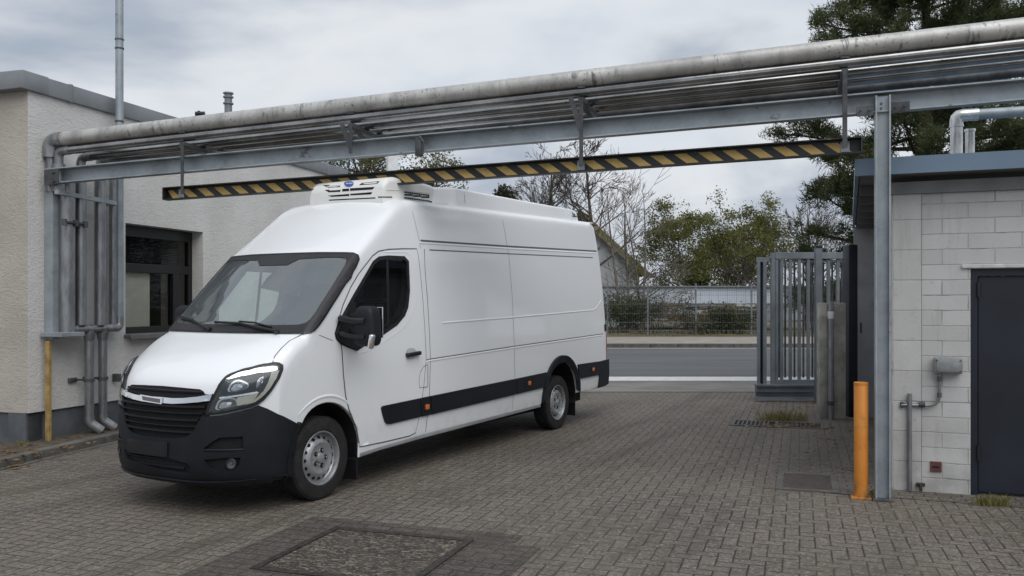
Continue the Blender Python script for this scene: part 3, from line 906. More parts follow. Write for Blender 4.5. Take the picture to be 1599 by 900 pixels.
# ---- black side mouldings with amber markers
def mould(px, name='side_moulding', mat='plastic'):
    bm = NB(); patch(bm, px, vpix, .006, .016, 9); o = obj(name, bm, M[mat], van, smooth=.5); mirror_x(o); return o
mould([(594.2, 638), (595.5, 634.8), (598, 633.8), (653.5, 622.3), (655.3, 650.6), (607, 662), (602.5, 661.8), (600, 659), (596.5, 648)])
mould([(655, 622), (669.5, 619), (671.5, 647.2), (656.8, 650.3)])
mould([(671, 618.8), (804.5, 591.8), (804.8, 615.6), (673, 646.8)])
mould([(806, 591.5), (853, 581.5), (848.5, 605), (806, 615.4)])
mould([(902, 569.3), (935.5, 564.5), (935, 585.2), (904, 591.3)])
def marker(px, py, s=1.0):
    h = vpix(px, py); nn = h[1]; bm = NB()
    Rb = Matrix((YD, nn, YD.cross(nn))).transposed().to_4x4()
    box(bm, h[0] + nn * .028, .075, .014, .062, bev=.006, rot=Rb, mi=1); box(bm, h[0] + nn * .036, .060, .014, .048, bev=.010, rot=Rb)
    o = obj('side_marker_lamp', bm, [M['amber'], M['black']], van, smooth=.6); mirror_x(o)
marker(663.3, 635.5); marker(823.5, 598.5); marker(923.5, 577)
bm = NB(); hits = [vpix(p.x, p.y) for p in resample([(655, 606), (654, 596), (656, 582), (661, 573), (668, 569), (668, 604)], 4)]; hits.append(hits[0]); ribbon(bm, hits, .006, .006); obj('fuel_flap', bm, M['groove'], van)
# sill strip and rear bumper
bm = NB()
for a, b in (((.55, .30), (.86, .315)), ((.86, .315), (1.55, .330)), ((1.55, .330), (4.06, .362))):
    beam(bm, l2w(.80, *a), l2w(.80, *b), .05, .035, .008)
o = obj('sill', bm, M['greyboard'], van); mirror_x(o)
bm = NB()
rb = [(936, 564.5), (945, 562), (949, 561), (948, 580), (946.5, 597), (940, 604), (931.5, 608.5), (935, 586)]
tpl = SP(rb)
prism(bm, [l2w(.855, u, w) for u, w in ((5.84, .80), (6.19, .815), (6.20, .62), (6.17, .46), (6.06, .44), (5.82, .43), (5.84, .60))], -XD * .10)
box(bm, l2w(0, 6.17, .63), 1.66, .10, .36, -TH, .03)
obj('rear_bumper', bm, M['plastic'], van, smooth=.5)
for sg in (1, -1):
    bm = NB(); box(bm, l2w(sg * .79, 6.115, 1.03), .09, .11, .42, -TH, .02); box(bm, l2w(sg * .76, 6.12, 1.45), .06, .08, .42, -TH, .02); obj('tail_lamp', bm, M['red'], van, smooth=.6)
    bm = NB(); box(bm, l2w(sg * .835, 6.08, 1.27), .02, .05, .10, -TH, .005); obj('rear_hinge', bm, M['black'], van)
bm = NB(); box(bm, l2w(0, 6.16, 1.6), 1.3, .02, 1.9, -TH, .01); obj('rear_door', bm, M['paint'], van)

# ---- front: bumper, grille, chrome, lamps
def rr(lst): return [(a / 100, w) for a, w in lst]
# outlines in (degrees off the nose, height)
hl_px = [(322.5, 649), (327, 632), (335, 616), (343, 601), (352, 590.5), (360, 585), (380, 578), (405, 571.5), (428, 567), (436, 567.5), (442, 571), (441.5, 578), (436, 592), (424, 611), (412, 625), (403, 632), (392, 636.5), (370, 642), (345, 647)]
HL = RP(hl_px)
xin = [p[0] for p in HL]; a_in = min(xin)
def half(px):                                        # traced near half, closed on the centre line at both ends
    p = RP(px); return sym([(0, p[0][1])] + p + [(0, p[-1][1])])
GRI = half([(258, 618), (290, 621), (318, 622), (328, 624), (326.5, 630), (323, 643), (315.5, 658), (308, 673.5), (301.5, 680.5), (292, 685), (273, 686.5), (258, 685.5)])
def archpt(a, r=.447):
    u, w = FA[0] + r * math.cos(math.radians(a)), FA[1] + r * math.sin(math.radians(a)); p = deform(HW, u, w)
    return math.degrees(math.atan2(p.x, AX - p.y)) / 100, w
BT = RP([(258, 683.2), (273, 684.5), (291.5, 683), (300.5, 679), (307, 672), (314.5, 657), (321.5, 647), (322.5, 650.5), (345, 648.5), (370, 643.5), (392, 638), (404, 633), (417, 638), (432, 646), (446, 653.5), (459, 660.5)])
BE = [archpt(a) for a in (140, 150, 160, 170, 180, 190)]
BUMP = sym([(0, BT[0][1])] + BT + BE + [(q, .268) for q in (BE[-1][0] - .01, .36, .28, .20, .10, 0)])
INT = RP([(200, 701), (240, 711), (270, 715), (297, 722.5), (302, 728), (299, 738), (262, 733), (225, 723), (203, 714)])
FOGI = RP([(322, 699), (333, 690), (345, 683), (379, 681), (380, 703), (322, 705)])
FOGB = RP([(322, 717), (350, 714), (376, 713.5), (375, 724), (366, 732), (345, 734.5), (333, 731)])
bm = NB(); patch(bm, BUMP, ring10, .004, .026, .022, holes=[INT, FOGI, FOGB, [(-a, w) for a, w in reversed(FOGI)], [(-a, w) for a, w in reversed(FOGB)]])
bump = obj('bumper', bm, M['plastic'], van, smooth=.5)
bm = NB()
for pol in (INT, FOGI, FOGB, [(-a, w) for a, w in FOGI], [(-a, w) for a, w in FOGB]): patch(bm, offs(pol, -.004), ring10, .003, 0, .02)
obj('air_intake', bm, M['deep'], bump)
bm = NB()
def rpath(a0, a1, w, n=24, off=.02, bow=0.0):
    o = []
    for i in range(n + 1):
        a = a0 + (a1 - a0) * i / n; h = ring_cast(a, w + bow * (abs(a) / 26) ** 2); o.append(h[0] + h[1] * off)
    return o
tube(bm, rpath(-19, 11, .375, off=.012), .008, 6); tube(bm, rpath(-19, 10, .43, off=.012), .008, 6)
for sg in (1, -1):
    q = sorted(a for a, w in FOGI); tube(bm, rpath(sg * q[0] * 100, sg * q[-1] * 100, .575 if False else min(w for a, w in FOGI) + .012, 8, off=.022), .010, 6)
obj('intake_bar', bm, M['plastic'], bump, smooth=.8)
bm = NB(); patch(bm, sym([(0, .300), (.20, .300), (.36, .302), (BE[-1][0] - .01, .306), (BE[-1][0] - .012, .270), (.36, .262), (.20, .260), (0, .260)]), ring10, .026, .016, .022); obj('bumper_lip', bm, M['plastic'], bump, smooth=.4)
bm = NB(); patch(bm, RP([(207, 682.5), (268.5, 690), (268, 712.5), (206.5, 704.5)]), ring10, .032, .010, .03); obj('blank_number_plate', bm, M['black'], bump, smooth=.4)
h = vpix(364, 724)
for sg in (1, -1):
    bm = NB(); Lh = VM.inverted() @ (h[0] + h[1] * .006); nl = VM.inverted().to_3x3() @ h[1]; nl.x *= sg
    nl = V((sg * .42, -.9, 0)).normalized(); q = nl.to_track_quat('Z', 'Y').to_matrix().to_4x4()
    mt = VM @ Matrix.Translation(V((sg * Lh.x, Lh.y - .012, Lh.z))) @ q
    lathe(bm, [(.045, -.01), (.045, .012), (.036, .016), (.030, .006), (.012, .004), (.010, .012), (0, .014)], mt, 20, mis=[0, 0, 1, 2, 1, 2])
    obj('fog_lamp', bm, [M['black'], M['lampdark'], M['satin']], bump, smooth=.6)
# grille
bm = NB(); patch(bm, GRI, ring10, .003, 0, .03); gri = obj('grille', bm, M['deep'], van)
gb_ = [q for q in GRI if q[0] > 0]
def gedge(w):
    c = [a for a, ww in gb_ if abs(ww - w) < .05]; return (max(c) if c else .15) * 100
for i, w in enumerate((.895, .850, .800, .750, .703, .660)):
    bm = NB(); aw = gedge(w) - .6
    pts = rpath(-aw, aw, w - .010, 24, off=.014, bow=.018)
    for A, B in zip(pts, pts[1:]): beam(bm, A, B, .030, .017 if i % 2 else .009)
    bmesh.ops.remove_doubles(bm, verts=bm.verts, dist=.002)
    obj('slat', bm, M['black'], gri)
def barpatch(px_half, off, thick, name, mat, par):
    bm = NB(); patch(bm, px_half, ring10, off, thick, .015); return obj(name, bm, M[mat], par, smooth=.6)
CHR = half([(258, 620.5), (275, 622.2), (292, 622), (312, 620), (334.5, 616), (330.5, 626), (312, 628.5), (294, 630), (275, 630.8), (258, 629.5)])
barpatch(CHR, .010, .024, 'chrome_bar', 'chrome', gri)
barpatch(RP([(226.5, 616.5), (260.5, 622), (260, 631.5), (229, 626.5)]), .034, .010, 'badge_plate', 'chrome', gri)
barpatch(RP([(230, 619), (257.5, 623.6), (257, 629.6), (231.5, 625.2)]), .044, .004, 'badge_inset', 'satin', gri)
UG = half([(258, 603.2), (285, 605.6), (313, 608.2), (318, 611), (322.5, 618), (312, 619.6), (292, 620.8), (275, 620.8), (258, 619)])
bm = NB(); patch(bm, UG, ring10, .002, .004, .02); ug = obj('upper_grille', bm, M['deep'], van)
bm = NB(); tube(bm, rpath(-16.5, 16.5, UG[0][1] - .034, 24, off=.012, bow=.004), .010, 6); obj('slat', bm, M['plastic'], ug)
# headlights
def lamp(px, off, thick, step=.010):
    bm = NB(); patch(bm, RP(px), ring10, off, thick, step); return bm
hls = []
def hpart(name, bm, mat, par): 
    o = obj(name, bm, M[mat], par, smooth=.6); return o
hd = hpart('headlight', lamp(hl_px, .004, .012), 'black', van)
inner_px = [(328, 645), (333, 630), (341, 616), (349, 602), (356, 594), (364, 589), (385, 582), (408, 576), (428, 571.5), (434, 573), (436, 578), (431, 590), (420, 608), (409, 621), (400, 628), (388, 632.5), (366, 639), (345, 643.5)]
hpart('lamp_bezel', lamp(inner_px, .017, .002), 'lampdark', hd)
hpart('lamp_strip', lamp([(355, 593.5), (372, 585), (400, 578), (424, 573.5), (432, 574), (433, 579), (420, 582), (400, 585), (376, 590), (358, 594.5)], .020, .004, .006), 'reflector', hd)
hpart('daytime_light', lamp([(424, 581.5), (435, 579.5), (430, 592), (420, 608), (408, 621), (398, 628), (384, 632), (400, 622), (411, 611), (418, 598)], .020, .005, .006), 'drl', hd)
hpart('indicator_block', lamp([(371, 621), (400, 615), (405, 612), (399, 622), (388, 630), (372, 634)], .020, .004, .006), 'drl', hd)
hpart('lamp_strip', lamp([(345, 620.5), (370, 617), (402, 611.5), (404, 614), (372, 619.5), (345, 623)], .022, .004, .006), 'reflector', hd)
def dish(pp):
    P = RP(smoothpoly(pp)); c = (sum(p[0] for p in P) / len(P), sum(p[1] for p in P) / len(P))
    def sc(k, dx=0, dy=0): return [(c[0] + (x - c[0]) * k + dx, c[1] + (y - c[1]) * k + dy) for x, y in P]
    bm = NB(); patch(bm, P, ring10, .019, .003, .006); o = hpart('reflector', bm, 'bowl', hd)
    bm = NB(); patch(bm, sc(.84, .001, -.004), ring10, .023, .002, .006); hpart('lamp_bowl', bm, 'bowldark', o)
    bm = NB(); patch(bm, sc(.52, -.004, -.012), ring10, .026, .002, .005); hpart('lamp_bowl', bm, 'bowl', o)
    bm = NB(); patch(bm, sc(.22, .006, .0), ring10, .030, .006, .004); hpart('lamp_bulb', bm, 'chrome', o)
dish([(356, 612), (358, 604), (365, 597), (374, 594), (384, 597), (390, 601), (386, 607), (376, 611), (364, 613)])
dish([(337, 641), (340, 631), (345, 623), (360, 620.5), (370, 622), (373, 629), (371, 634), (355, 638)])
dish([(400, 607), (401, 598), (406, 591), (412, 588), (410, 597), (405, 605)])
hpart('lens', lamp(inner_px, .032, .0, .012), 'clear', hd)
far = mirror_x(hd, 'headlight', van)
for o in list(hd.children): mirror_x(o, parent=far)

# ---- wheels
def wheel_meshes():
    t = NB()
    R0, W = .345, .205
    prof_ = [(.222, -.085), (.235, -.10), (.30, -.104), (.325, -.098), (.340, -.082), (.345, -.06), (.345, -.045), (.337, -.043), (.337, -.035), (.345, -.033), (.345, -.006), (.337, -.004), (.337, .004), (.345, .006), (.345, .033), (.337, .035), (.337, .043), (.345, .045), (.345, .06), (.340, .082), (.325, .098), (.30, .104), (.235, .10), (.222, .085)]
    lathe(t, prof_, None, 64)
    for k in range(64):                                             # shoulder blocks
        a = 2 * math.pi * k / 64
        for s in (-1, 1):
            Rm = Matrix.Rotation(a, 4, 'Z') @ Matrix.Translation(V((.333, 0, s * .083))) @ Matrix.Rotation(s * .75, 4, 'Y')
            box(t, (0, 0, 0), .014, .021, .020, rot=Rm)
    r = NB()
    pr = [(.224, -.08), (.228, .088), (.222, .098), (.214, .096), (.208, .080), (.203, .058), (.192, .046), (.180, .050), (.158, .072), (.142, .084), (.128, .088), (.105, .082), (.088, .078), (.075, .080), (.045, .080), (.040, .092), (.030, .096), (0, .096)]
    lathe(r, pr, None, 48)
    for k in range(16):
        a = 2 * math.pi * k / 16
        q = Matrix.Rotation(a, 4, 'Z') @ Matrix.Translation(V((.1695, 0, .063))) @ Matrix.Rotation(math.radians(45), 4, 'Y')
        lathe(r, [(.0145, .0), (.0145, .006), (0, .006)], q, 12, mi=1)
    for k in range(5):
        a = 2 * math.pi * k / 5 + .3
        q = Matrix.Rotation(a, 4, 'Z') @ Matrix.Translation(V((.066, 0, .076)))
        lathe(r, [(.020, 0), (.020, .008), (0, .008)], q, 12, mi=1)
        lathe(r, [(.011, .006), (.011, .022), (0, .024)], q, 6, mi=2)
    for b in (t, r):
        b.transform(Matrix.Rotation(math.pi / 2, 4, 'Y'))           # axle along +x, outside towards +x
    return t, r
tb, rbm = wheel_meshes()
wheels = []
def mkwheel(x, u, flip, src=None):
    w = bpy.data.objects.new('wheel', None); COL.objects.link(w); w.parent = van; w.location = (x, u, .345)
    w.rotation_euler = (0, 0, math.pi if flip else 0)
    if src is None:
        ty = obj('tyre', tb, M['rubber'], w, smooth=.5, local=True); ri = obj('rim', rbm, [M['rim'], M['deep'], M['chrome']], w, smooth=.5, local=True)
    else:
        for c in src.children:
            d = c.copy(); COL.objects.link(d); d.parent = w
    return w
w1 = mkwheel(.705, .075, False); mkwheel(.695, 4.615, False, w1); mkwheel(-.705, .075, True, w1); mkwheel(-.695, 4.615, True, w1)
for u, z0, z1 in ((.52, .085, .42), (5.10, .12, .60)):
    bm = NB(); box(bm, l2w(.70, u, (z0 + z1) / 2), .23, .014, z1 - z0, -TH, .004); o = obj('mudflap', bm, M['black'], van); mirror_x(o)

# ---- roof fairing
bm = NB()
A = [(2.02, 2.63, .52, .70), (2.10, 2.835, .50, .66)]
secs = [(1.95, 2.60, 2.815, .60, .56), (2.10, 2.60, 2.845, .63, .60), (2.36, 2.60, 2.872, .655, .625), (2.38, 2.60, 2.872, .668, .638), (4.0, 2.62, 2.895, .668, .638), (5.46, 2.65, 2.922, .668, .635), (5.54, 2.65, 2.915, .665, .625), (5.60, 2.65, 2.86, .660, .61)]
rows = []
for u, w0, w1_, xb, xt in secs:
    pr = [(-xb, w0), (-xt - .01, w1_ - .05), (-xt, w1_ - .018), (-xt + .03, w1_), (xt - .03, w1_), (xt, w1_ - .018), (xt + .01, w1_ - .05), (xb, w0)]
    rows.append([bm.verts.new(l2w(x, u, w)) for x, w in pr])
for P, Q in zip(rows, rows[1:]):
    for k in range(7): bm.faces.new((P[k], P[k + 1], Q[k + 1], Q[k]))
bm.faces.new(rows[0]); bm.faces.new(rows[-1][::-1]); bmesh.ops.recalc_face_normals(bm, faces=bm.faces)
bm.normal_update(); FB = BVHTree.FromBMesh(bm)
fair = obj('roof_fairing', bm, M['paint'], van, smooth=.45)
fpix = pixcast(FB)
bm = NB(); rnd = random.Random(4)
for pl in ([(893.2, 331), (894.8, 333.2), (898.5, 334.8), (898.0, 336.2), (894.5, 335)], [(894, 336.4), (904.2, 337.2), (904.2, 339.6), (894.2, 338.8)]):
    patch(bm, pl, fpix, .003, .001, 1.2)
obj('maker_mark', bm, M['satin'], fair)
bm = NB(); hits = [fpix(x, y) for x, y in ((723.5, 294), (725, 300), (726, 308), (726.5, 318))]; ribbon(bm, hits, .008, .002); hits = [vpix(x, y) for x, y in ((679, 317.5), (700, 320), (727, 322.5))]; ribbon(bm, hits, .02, .012); obj('fairing_gap', bm, M['groove'], fair)

# ---- refrigeration unit
bm = NB()
def acsec(u, w0, w1_, xa, xb, r):
    pr = [(xa, w0)]
    for k in range(6):
        a = math.pi / 2 * k / 5; pr.append((xa + r * (1 - math.cos(a)), w1_ - r + r * math.sin(a)))
    for k in range(6):
        a = math.pi / 2 * (1 - k / 5); pr.append((xb - r * (1 - math.cos(a)), w1_ - r + r * math.sin(a)))
    return pr + [(xb, w0)]
secs = [(1.215, 2.585, 2.735, -.345, .565, .03), (1.235, 2.585, 2.795, -.355, .578, .05), (1.29, 2.585, 2.842, -.36, .585, .06), (1.40, 2.59, 2.866, -.36, .59, .06), (1.75, 2.60, 2.868, -.36, .595, .06), (2.03, 2.61, 2.860, -.35, .595, .06), (2.12, 2.61, 2.835, -.34, .585, .05), (2.16, 2.61, 2.77, -.33, .57, .03)]
rows = [[bm.verts.new(l2w(x, s[0], w)) for x, w in acsec(*s)] for s in secs]
n = len(rows[0])
for P, Q in zip(rows, rows[1:]):
    for k in range(n - 1): bm.faces.new((P[k], P[k + 1], Q[k + 1], Q[k]))
bm.faces.new(rows[0]); bm.faces.new(rows[-1][::-1]); bmesh.ops.recalc_face_normals(bm, faces=bm.faces)
bm.normal_update(); AB = BVHTree.FromBMesh(bm); apix = pixcast(AB)
ac = obj('refrigeration_unit', bm, M['acwhite'], van, smooth=.6)
def z3(pts): return [(480 + x / 7.268, 260 + y / 7.268) for x, y in pts]
bm = NB()
for pl in ([(178, 217), (380, 204), (380, 234), (242, 242)], [(200, 268), (380, 260), (380, 288), (246, 294)], [(235, 333), (480, 313), (480, 336), (282, 346)], [(400, 258), (478, 252), (478, 280), (400, 285)], [(488, 250), (768, 234), (745, 262), (488, 279)], [(492, 312), (742, 292), (725, 318), (492, 330)], [(622, 190), (826, 170), (796, 198), (590, 214)], [(250, 378), (770, 352), (782, 364), (250, 390)]):
    patch(bm, z3(pl), apix, .002, 0, 3)
for a in range(9):
    x = 808 + a * 17.5; patch(bm, z3([(x, 342), (x + 14, 341), (x + 14, 357), (x, 358)]), apix, .002, 0, 3)
for r_, (ya, yb) in enumerate(((283, 322), (314, 352), (347, 386))):
    for a in range(14 if r_ != 1 else 3):
        nn_ = 14 if r_ != 1 else 3; w_ = 288 / nn_; x = 1102 + a * w_; f0 = a / nn_; y = ya + (yb - ya) * f0
        patch(bm, z3([(x, y), (x + w_ * (.82 if nn_ > 5 else .97), y + 2.5), (x + w_ * (.82 if nn_ > 5 else .97), y + 21), (x, y + 18)]), apix, .002, 0, 3)
patch(bm, z3([(1388, 394), (1414, 398), (1414, 412), (1388, 408)]), apix, .002, .004, 2)
obj('vent_slots', bm, M['deep'], ac)
bm = NB()
for pl, th in (([(258, 214), (376, 208), (376, 218), (258, 226)], .016), ([(258, 268), (376, 262), (376, 270), (258, 277)], .016)):
    patch(bm, z3(pl), apix, .001, .006, 3)
patch(bm, z3([(900, 262), (1062, 262), (1062, 270), (900, 270)]), apix, .0, .006, 4); patch(bm, z3([(1062, 262), (1385, 300), (1385, 307), (1062, 270)]), apix, .0, .006, 4)
obj('vent_louvre', bm, M['acwhite'], ac)
bm = NB(); patch(bm, smoothpoly(z3([(418, 196), (440, 180), (480, 174), (520, 178), (532, 196), (520, 218), (480, 234), (440, 226)]), it=2), apix, .003, .004, 2); bd = obj('badge', bm, M['badgeblue'], ac)
bm = NB()
for x in (446, 462, 478, 494, 508): patch(bm, z3([(x, 196), (x + 9, 195), (x + 9, 206), (x, 207)]), apix, .008, .001, 1.0)
obj('badge_lettering', bm, M['badgewhite'], bd)
#==NEXT==
# ================================================================ GROUND
GB = math.atan(430 / FPX)                                   # the buildings' rear-going direction, measured from +Y towards +X
bm = NB(); sheet(bm, [(-90, -30, -.03), (160, -30, -.03), (160, 420, -.03), (-160, 420, -.03)]); struct('terrain', bm, M['field'])
YR0, YR1 = 18.6, 31.2                                       # road edges
bm = NB(); sheet(bm, [(-14, -6, 0), (16, -6, 0), (16, 15.75, 0), (-14, 15.75, 0)]); struct('yard_paving', bm, M['pav'])
bm = NB(); sheet(bm, [(-30, 15.75, -.004), (40, 15.75, -.004), (40, YR0, -.004), (-30, YR0, -.004)]); struct('concrete_apron', bm, M['apron'])
bm = NB(); beam(bm, (-14, 15.75, -.03), (16, 15.75, -.03), .09, .075); struct('edging_kerb', bm, M['kerb'])
bm = NB(); sheet(bm, [(-90, YR0, -.008), (90, YR0, -.008), (90, YR1, -.008), (-90, YR1, -.008)]); struct('road', bm, M['asphalt'])
bm = NB()
sheet(bm, [(-60, 18.02, .001), (60, 18.02, .001), (60, 19.0, .001), (-60, 19.0, .001)])
sheet(bm, [(-60, 30.75, -.003), (60, 30.75, -.003), (60, 30.95, -.003), (-60, 30.95, -.003)])
struct('road_marking', bm, M['line'])
bm = NB()
x = -60.0
while x < 60: box(bm, (x + .5, YR1 + .07, .04), .985, .15, .20, bev=.012); x += 1.0
struct('kerb', bm, M['kerb'])
bm = NB(); sheet(bm, [(-90, YR1 + .13, .135), (90, YR1 + .13, .135), (90, 37.6, .135), (-90, 37.6, .135)]); struct('pavement', bm, M['pavement'])
bm = NB(); rnd = random.Random(11)
gx = 90
rows = [[bm.verts.new((-60 + i * 1.2, y, .12 + (rnd.uniform(0, .16) if j else .0))) for i in range(101)] for j, y in enumerate((37.5, 38.1, 38.8, 40, 42, 45, 60))]
for P, Q in zip(rows, rows[1:]):
    for i in range(100): bm.faces.new((P[i], P[i + 1], Q[i + 1], Q[i]))
o = struct('verge', bm, M['field'])

# darker strip of pavers laid in rows near the shed, and the pavers round the manhole
GB = math.atan(.39)
cb, sb = math.cos(GB), math.sin(GB)
DR, DB = V((cb, -sb, 0)), V((sb, cb, 0))                     # along the block shed's front (to the right) / away from the camera
C0 = gnd(1393, 765)                                          # near corner of the shed
def quadsheet(o, a0, a1, b0, b1, z):
    return [tuple((o + DR * a + DB * b).xy) + (z,) for a, b in ((a0, b0), (a1, b0), (a1, b1), (a0, b1))]
bm = NB(); sheet(bm, quadsheet(C0, -1.05, .0, .35, 5.2, .004)); sheet(bm, quadsheet(C0, -1.05, 1.8, -.35, .35, .004)); struct('row_paving', bm, M['pavrow'])
mh = (gnd(516, 830) + gnd(728, 849.6) + gnd(390, 894) + gnd(660, 901)) / 4; mh.z = 0
PR = Matrix.Rotation(-TP, 4, 'Z'); pr_, pb_ = PR.to_3x3() @ V((1, 0, 0)), PR.to_3x3() @ V((0, 1, 0))
def q2(o, a0, a1, b0, b1, z): return [tuple((o + pr_ * a + pb_ * b).xy) + (z,) for a, b in ((a0, b0), (a1, b0), (a1, b1), (a0, b1))]
bm = NB()
for a0, a1, b0, b1 in ((-.86, .82, .515, .74), (-.86, -.54, -1.2, .515), (.54, 1.02, -1.2, .515), (-.54, .54, -1.2, -.515)): sheet(bm, q2(mh, a0, a1, b0, b1, .004))
struct('manhole_surround', bm, M['pavdark'])
t = thing('manhole_cover', 'large square rusty manhole cover with patterned plate set in the foreground pavers', 'manhole cover', mh, -TP)
bm = NB()
for a in (-1, 1):
    box(bm, mh + pr_ * a * .515 + V((0, 0, .004)), .05, 1.03, .022, -TP, .003); box(bm, mh + pb_ * a * .49 + V((0, 0, .004)), .98, .05, .022, -TP, .003)
obj('frame', bm, M['iron'], t)
mm = Mat('patterned_manhole_iron'); wv = mm.noise(9, detail=3, dist=2.5); sx, sy, sz_ = mm.sep(mm.co())
w_ = mm.noise(13, src=mm.mapping(mm.co(), (1, 2.8, 1), (0, 0, .5)), detail=5, dist=2.2)
c = mm.mix(w_.step(.47, .56), (.040, .033, .027), (.215, .178, .14)); c = mm.mix(mm.noise(3, detail=5).step(.5, .7) * .6, c, (.12, .10, .078))
mm.color(c).set(Roughness=.75); mm.bump(w_.step(.44, .58), .9, .015)
bm = NB(); box(bm, mh + V((0, 0, .002)), .965, .915, .016, -TP, .002); obj('plate', bm, mm.m, t)
# small inspection cover
ic = (gnd(1225, 740.4) + gnd(1297, 742.5) + gnd(1222, 766) + gnd(1300, 769)) / 4
t = thing('inspection_cover', 'small rectangular brown inspection cover in a grey frame near the orange bollard', 'drain cover', ic, -TP)
bm = NB()
for sgn in (-1, 1):
    box(bm, ic + pr_ * sgn * .235 + V((0, 0, .004)), .06, .80, .02, -TP, .003); box(bm, ic + pb_ * sgn * .37 + V((0, 0, .004)), .41, .06, .02, -TP, .003)
obj('frame', bm, M['kerb'], t)
bm = NB(); box(bm, ic + V((0, 0, .003)), .39, .66, .014, -TP, .002); obj('plate', bm, plain('brown_cover_plate', (.062, .046, .040), .7, var=.3, scale=14, bump=.3, bscale=80), t)
# channel drain
dc = (gnd(1143, 666) + gnd(1153, 656) + gnd(1278, 661) + gnd(1282, 673)) / 4
t = thing('drain_grate', 'long slotted drain grate half clogged with leaves in front of the sliding gate', 'drain', dc, -TP)
bm = NB(); box(bm, dc + V((0, 0, .001)), 1.12, .46, .008, -TP); obj('sump', bm, M['deep'], t)
bm = NB()
for b in (-.25, .25): box(bm, dc + pb_ * b + V((0, 0, .005)), 1.2, .045, .02, -TP, .003)
for a in (-.575, 0, .575): box(bm, dc + pr_ * a + V((0, 0, .005)), .04, .455, .018, -TP, .003)
obj('frame', bm, M['kerb'], t)
for k in range(20):
    if 9 <= k <= 10: continue
    bm = NB(); box(bm, dc + pr_ * (-.545 + .055 * k + (.03 if k > 9 else 0)) + V((0, 0, .008)), .022, .45, .014, -TP, .003); obj('bar', bm, M['iron'] if k > 8 else M['galvdark'], t)
# grass tufts and leaf litter
def tuft(name, c, rx, ry, n, h, label, seed, mat='grass'):
    rnd = random.Random(seed); bm = NB()
    for _ in range(n):
        a = rnd.uniform(0, 6.28); r = rnd.random() ** .7; p = V(c) + V((math.cos(a) * rx * r, math.sin(a) * ry * r, 0))
        L = h * rnd.uniform(.4, 1.15); lean = V((rnd.uniform(-1, 1), rnd.uniform(-1, 1), 0)) * L * .7; s = V((rnd.uniform(-1, 1), rnd.uniform(-1, 1), 0)).normalized() * .005
        m1 = p + lean * .35 + V((0, 0, L * .7)); tp = p + lean + V((0, 0, L * .85))
        v = [bm.verts.new(q) for q in (p - s, p + s, m1 + s * .7, m1 - s * .7, tp)]
        bm.faces.new((v[0], v[1], v[2], v[3])); bm.faces.new((v[3], v[2], v[4]))
    o = obj(name, bm, M[mat]); return tag(o, label, 'grass', kind='stuff')
tuft('grass_tuft', gnd(1222, 657), .36, .16, 260, .17, 'yellowing grass tuft growing beside the drain grate', 3)
tuft('grass_tuft', gnd(1548, 789), .17, .07, 150, .09, 'green grass tuft growing at the foot of the navy door', 4)
tuft('grass_tuft', gnd(1362, 774), .05, .04, 30, .06, 'tiny weed tuft between the orange bollard and the gantry post', 5)
def litter(name, spots, label, seed, size=.04):
    rnd = random.Random(seed); bm = NB()
    for c, rx, ry, n in spots:
        for _ in range(n):
            p = V(c) + V((rnd.gauss(0, rx), rnd.gauss(0, ry), .006 + rnd.random() * .012)); a = rnd.uniform(0, 6.28); L = size * rnd.uniform(.35, 1.0)
            u = V((math.cos(a), math.sin(a), rnd.uniform(-.3, .3))) * L; w = V((-math.sin(a), math.cos(a), rnd.uniform(-.3, .3))) * L * .55
            bm.faces.new([bm.verts.new(q + V((0, 0, abs(q.z) * 0))) for q in (p - u, p + w - u * .1, p + u, p - w)])
    o = obj(name, bm, M['deadleaf']); return tag(o, label, 'leaves', kind='stuff')
litter('fallen_leaves', [(gnd(1215, 665), .22, .10, 120), (gnd(1270, 668), .3, .12, 60), (gnd(1340, 690), .35, .5, 60), (gnd(1230, 640), .5, .4, 40), (gnd(1300, 720), .5, .5, 30)], 'dry leaves scattered round the drain grate and gate posts', 6)
litter('fallen_leaves', [(gnd(20, 712, .07), .30, .25, 70), (gnd(5, 730), .15, .08, 25), (gnd(160, 688), .12, .2, 20), (gnd(90, 700, .07), .2, .2, 30)], 'brown leaves lying along the kerb by the rendered building', 7, .05)

# ================================================================ LEFT BUILDING
LA = math.atan(.31); LDB, LDF = V((math.sin(LA), math.cos(LA), 0)), V((-math.cos(LA), math.sin(LA), 0))   # along the window wall / along the end wall
LC = gnd(44.4, 692, .07); LC.z = 0
lb = thing('rendered_building', 'flat-roofed building with rough white render, grey plinth and zinc roof edge, left of the van', 'building', LC, -LA)
LN = V((math.cos(LA), -math.sin(LA), 0))                     # outward from the window wall
def lw(s, d, z): return LC + LDB * s + LN * d + V((0, 0, z))
ZT, LEN = 4.05, 7.3
ws0, ws1, wz0, wz1 = 1.50, 3.06, 1.22, 2.655
bm = NB()                                                    # window wall as four slabs round the opening, .32 thick
def slab(s0, s1, z0, z1, d0=0.0, d1=-.32):
    prism(bm, [lw(s0, d0, z0), lw(s1, d0, z0), lw(s1, d0, z1), lw(s0, d0, z1)], LN * (d1 - d0))
slab(0, ws0, .40, ZT); slab(ws1, LEN, .40, ZT); slab(ws0, ws1, .40, wz0); slab(ws0, ws1, wz1, ZT)
bmesh.ops.recalc_face_normals(bm, faces=bm.faces); obj('wall', bm, M['render'], lb)
bm = NB(); prism(bm, [LC + LDF * .004 + LDB * -.003 + V((0, 0, .40)), LC + LDF * 9 + LDB * -.003 + V((0, 0, .40)), LC + LDF * 9 + LDB * -.003 + V((0, 0, ZT)), LC + LDF * .004 + LDB * -.003 + V((0, 0, ZT))], LDB * .3)
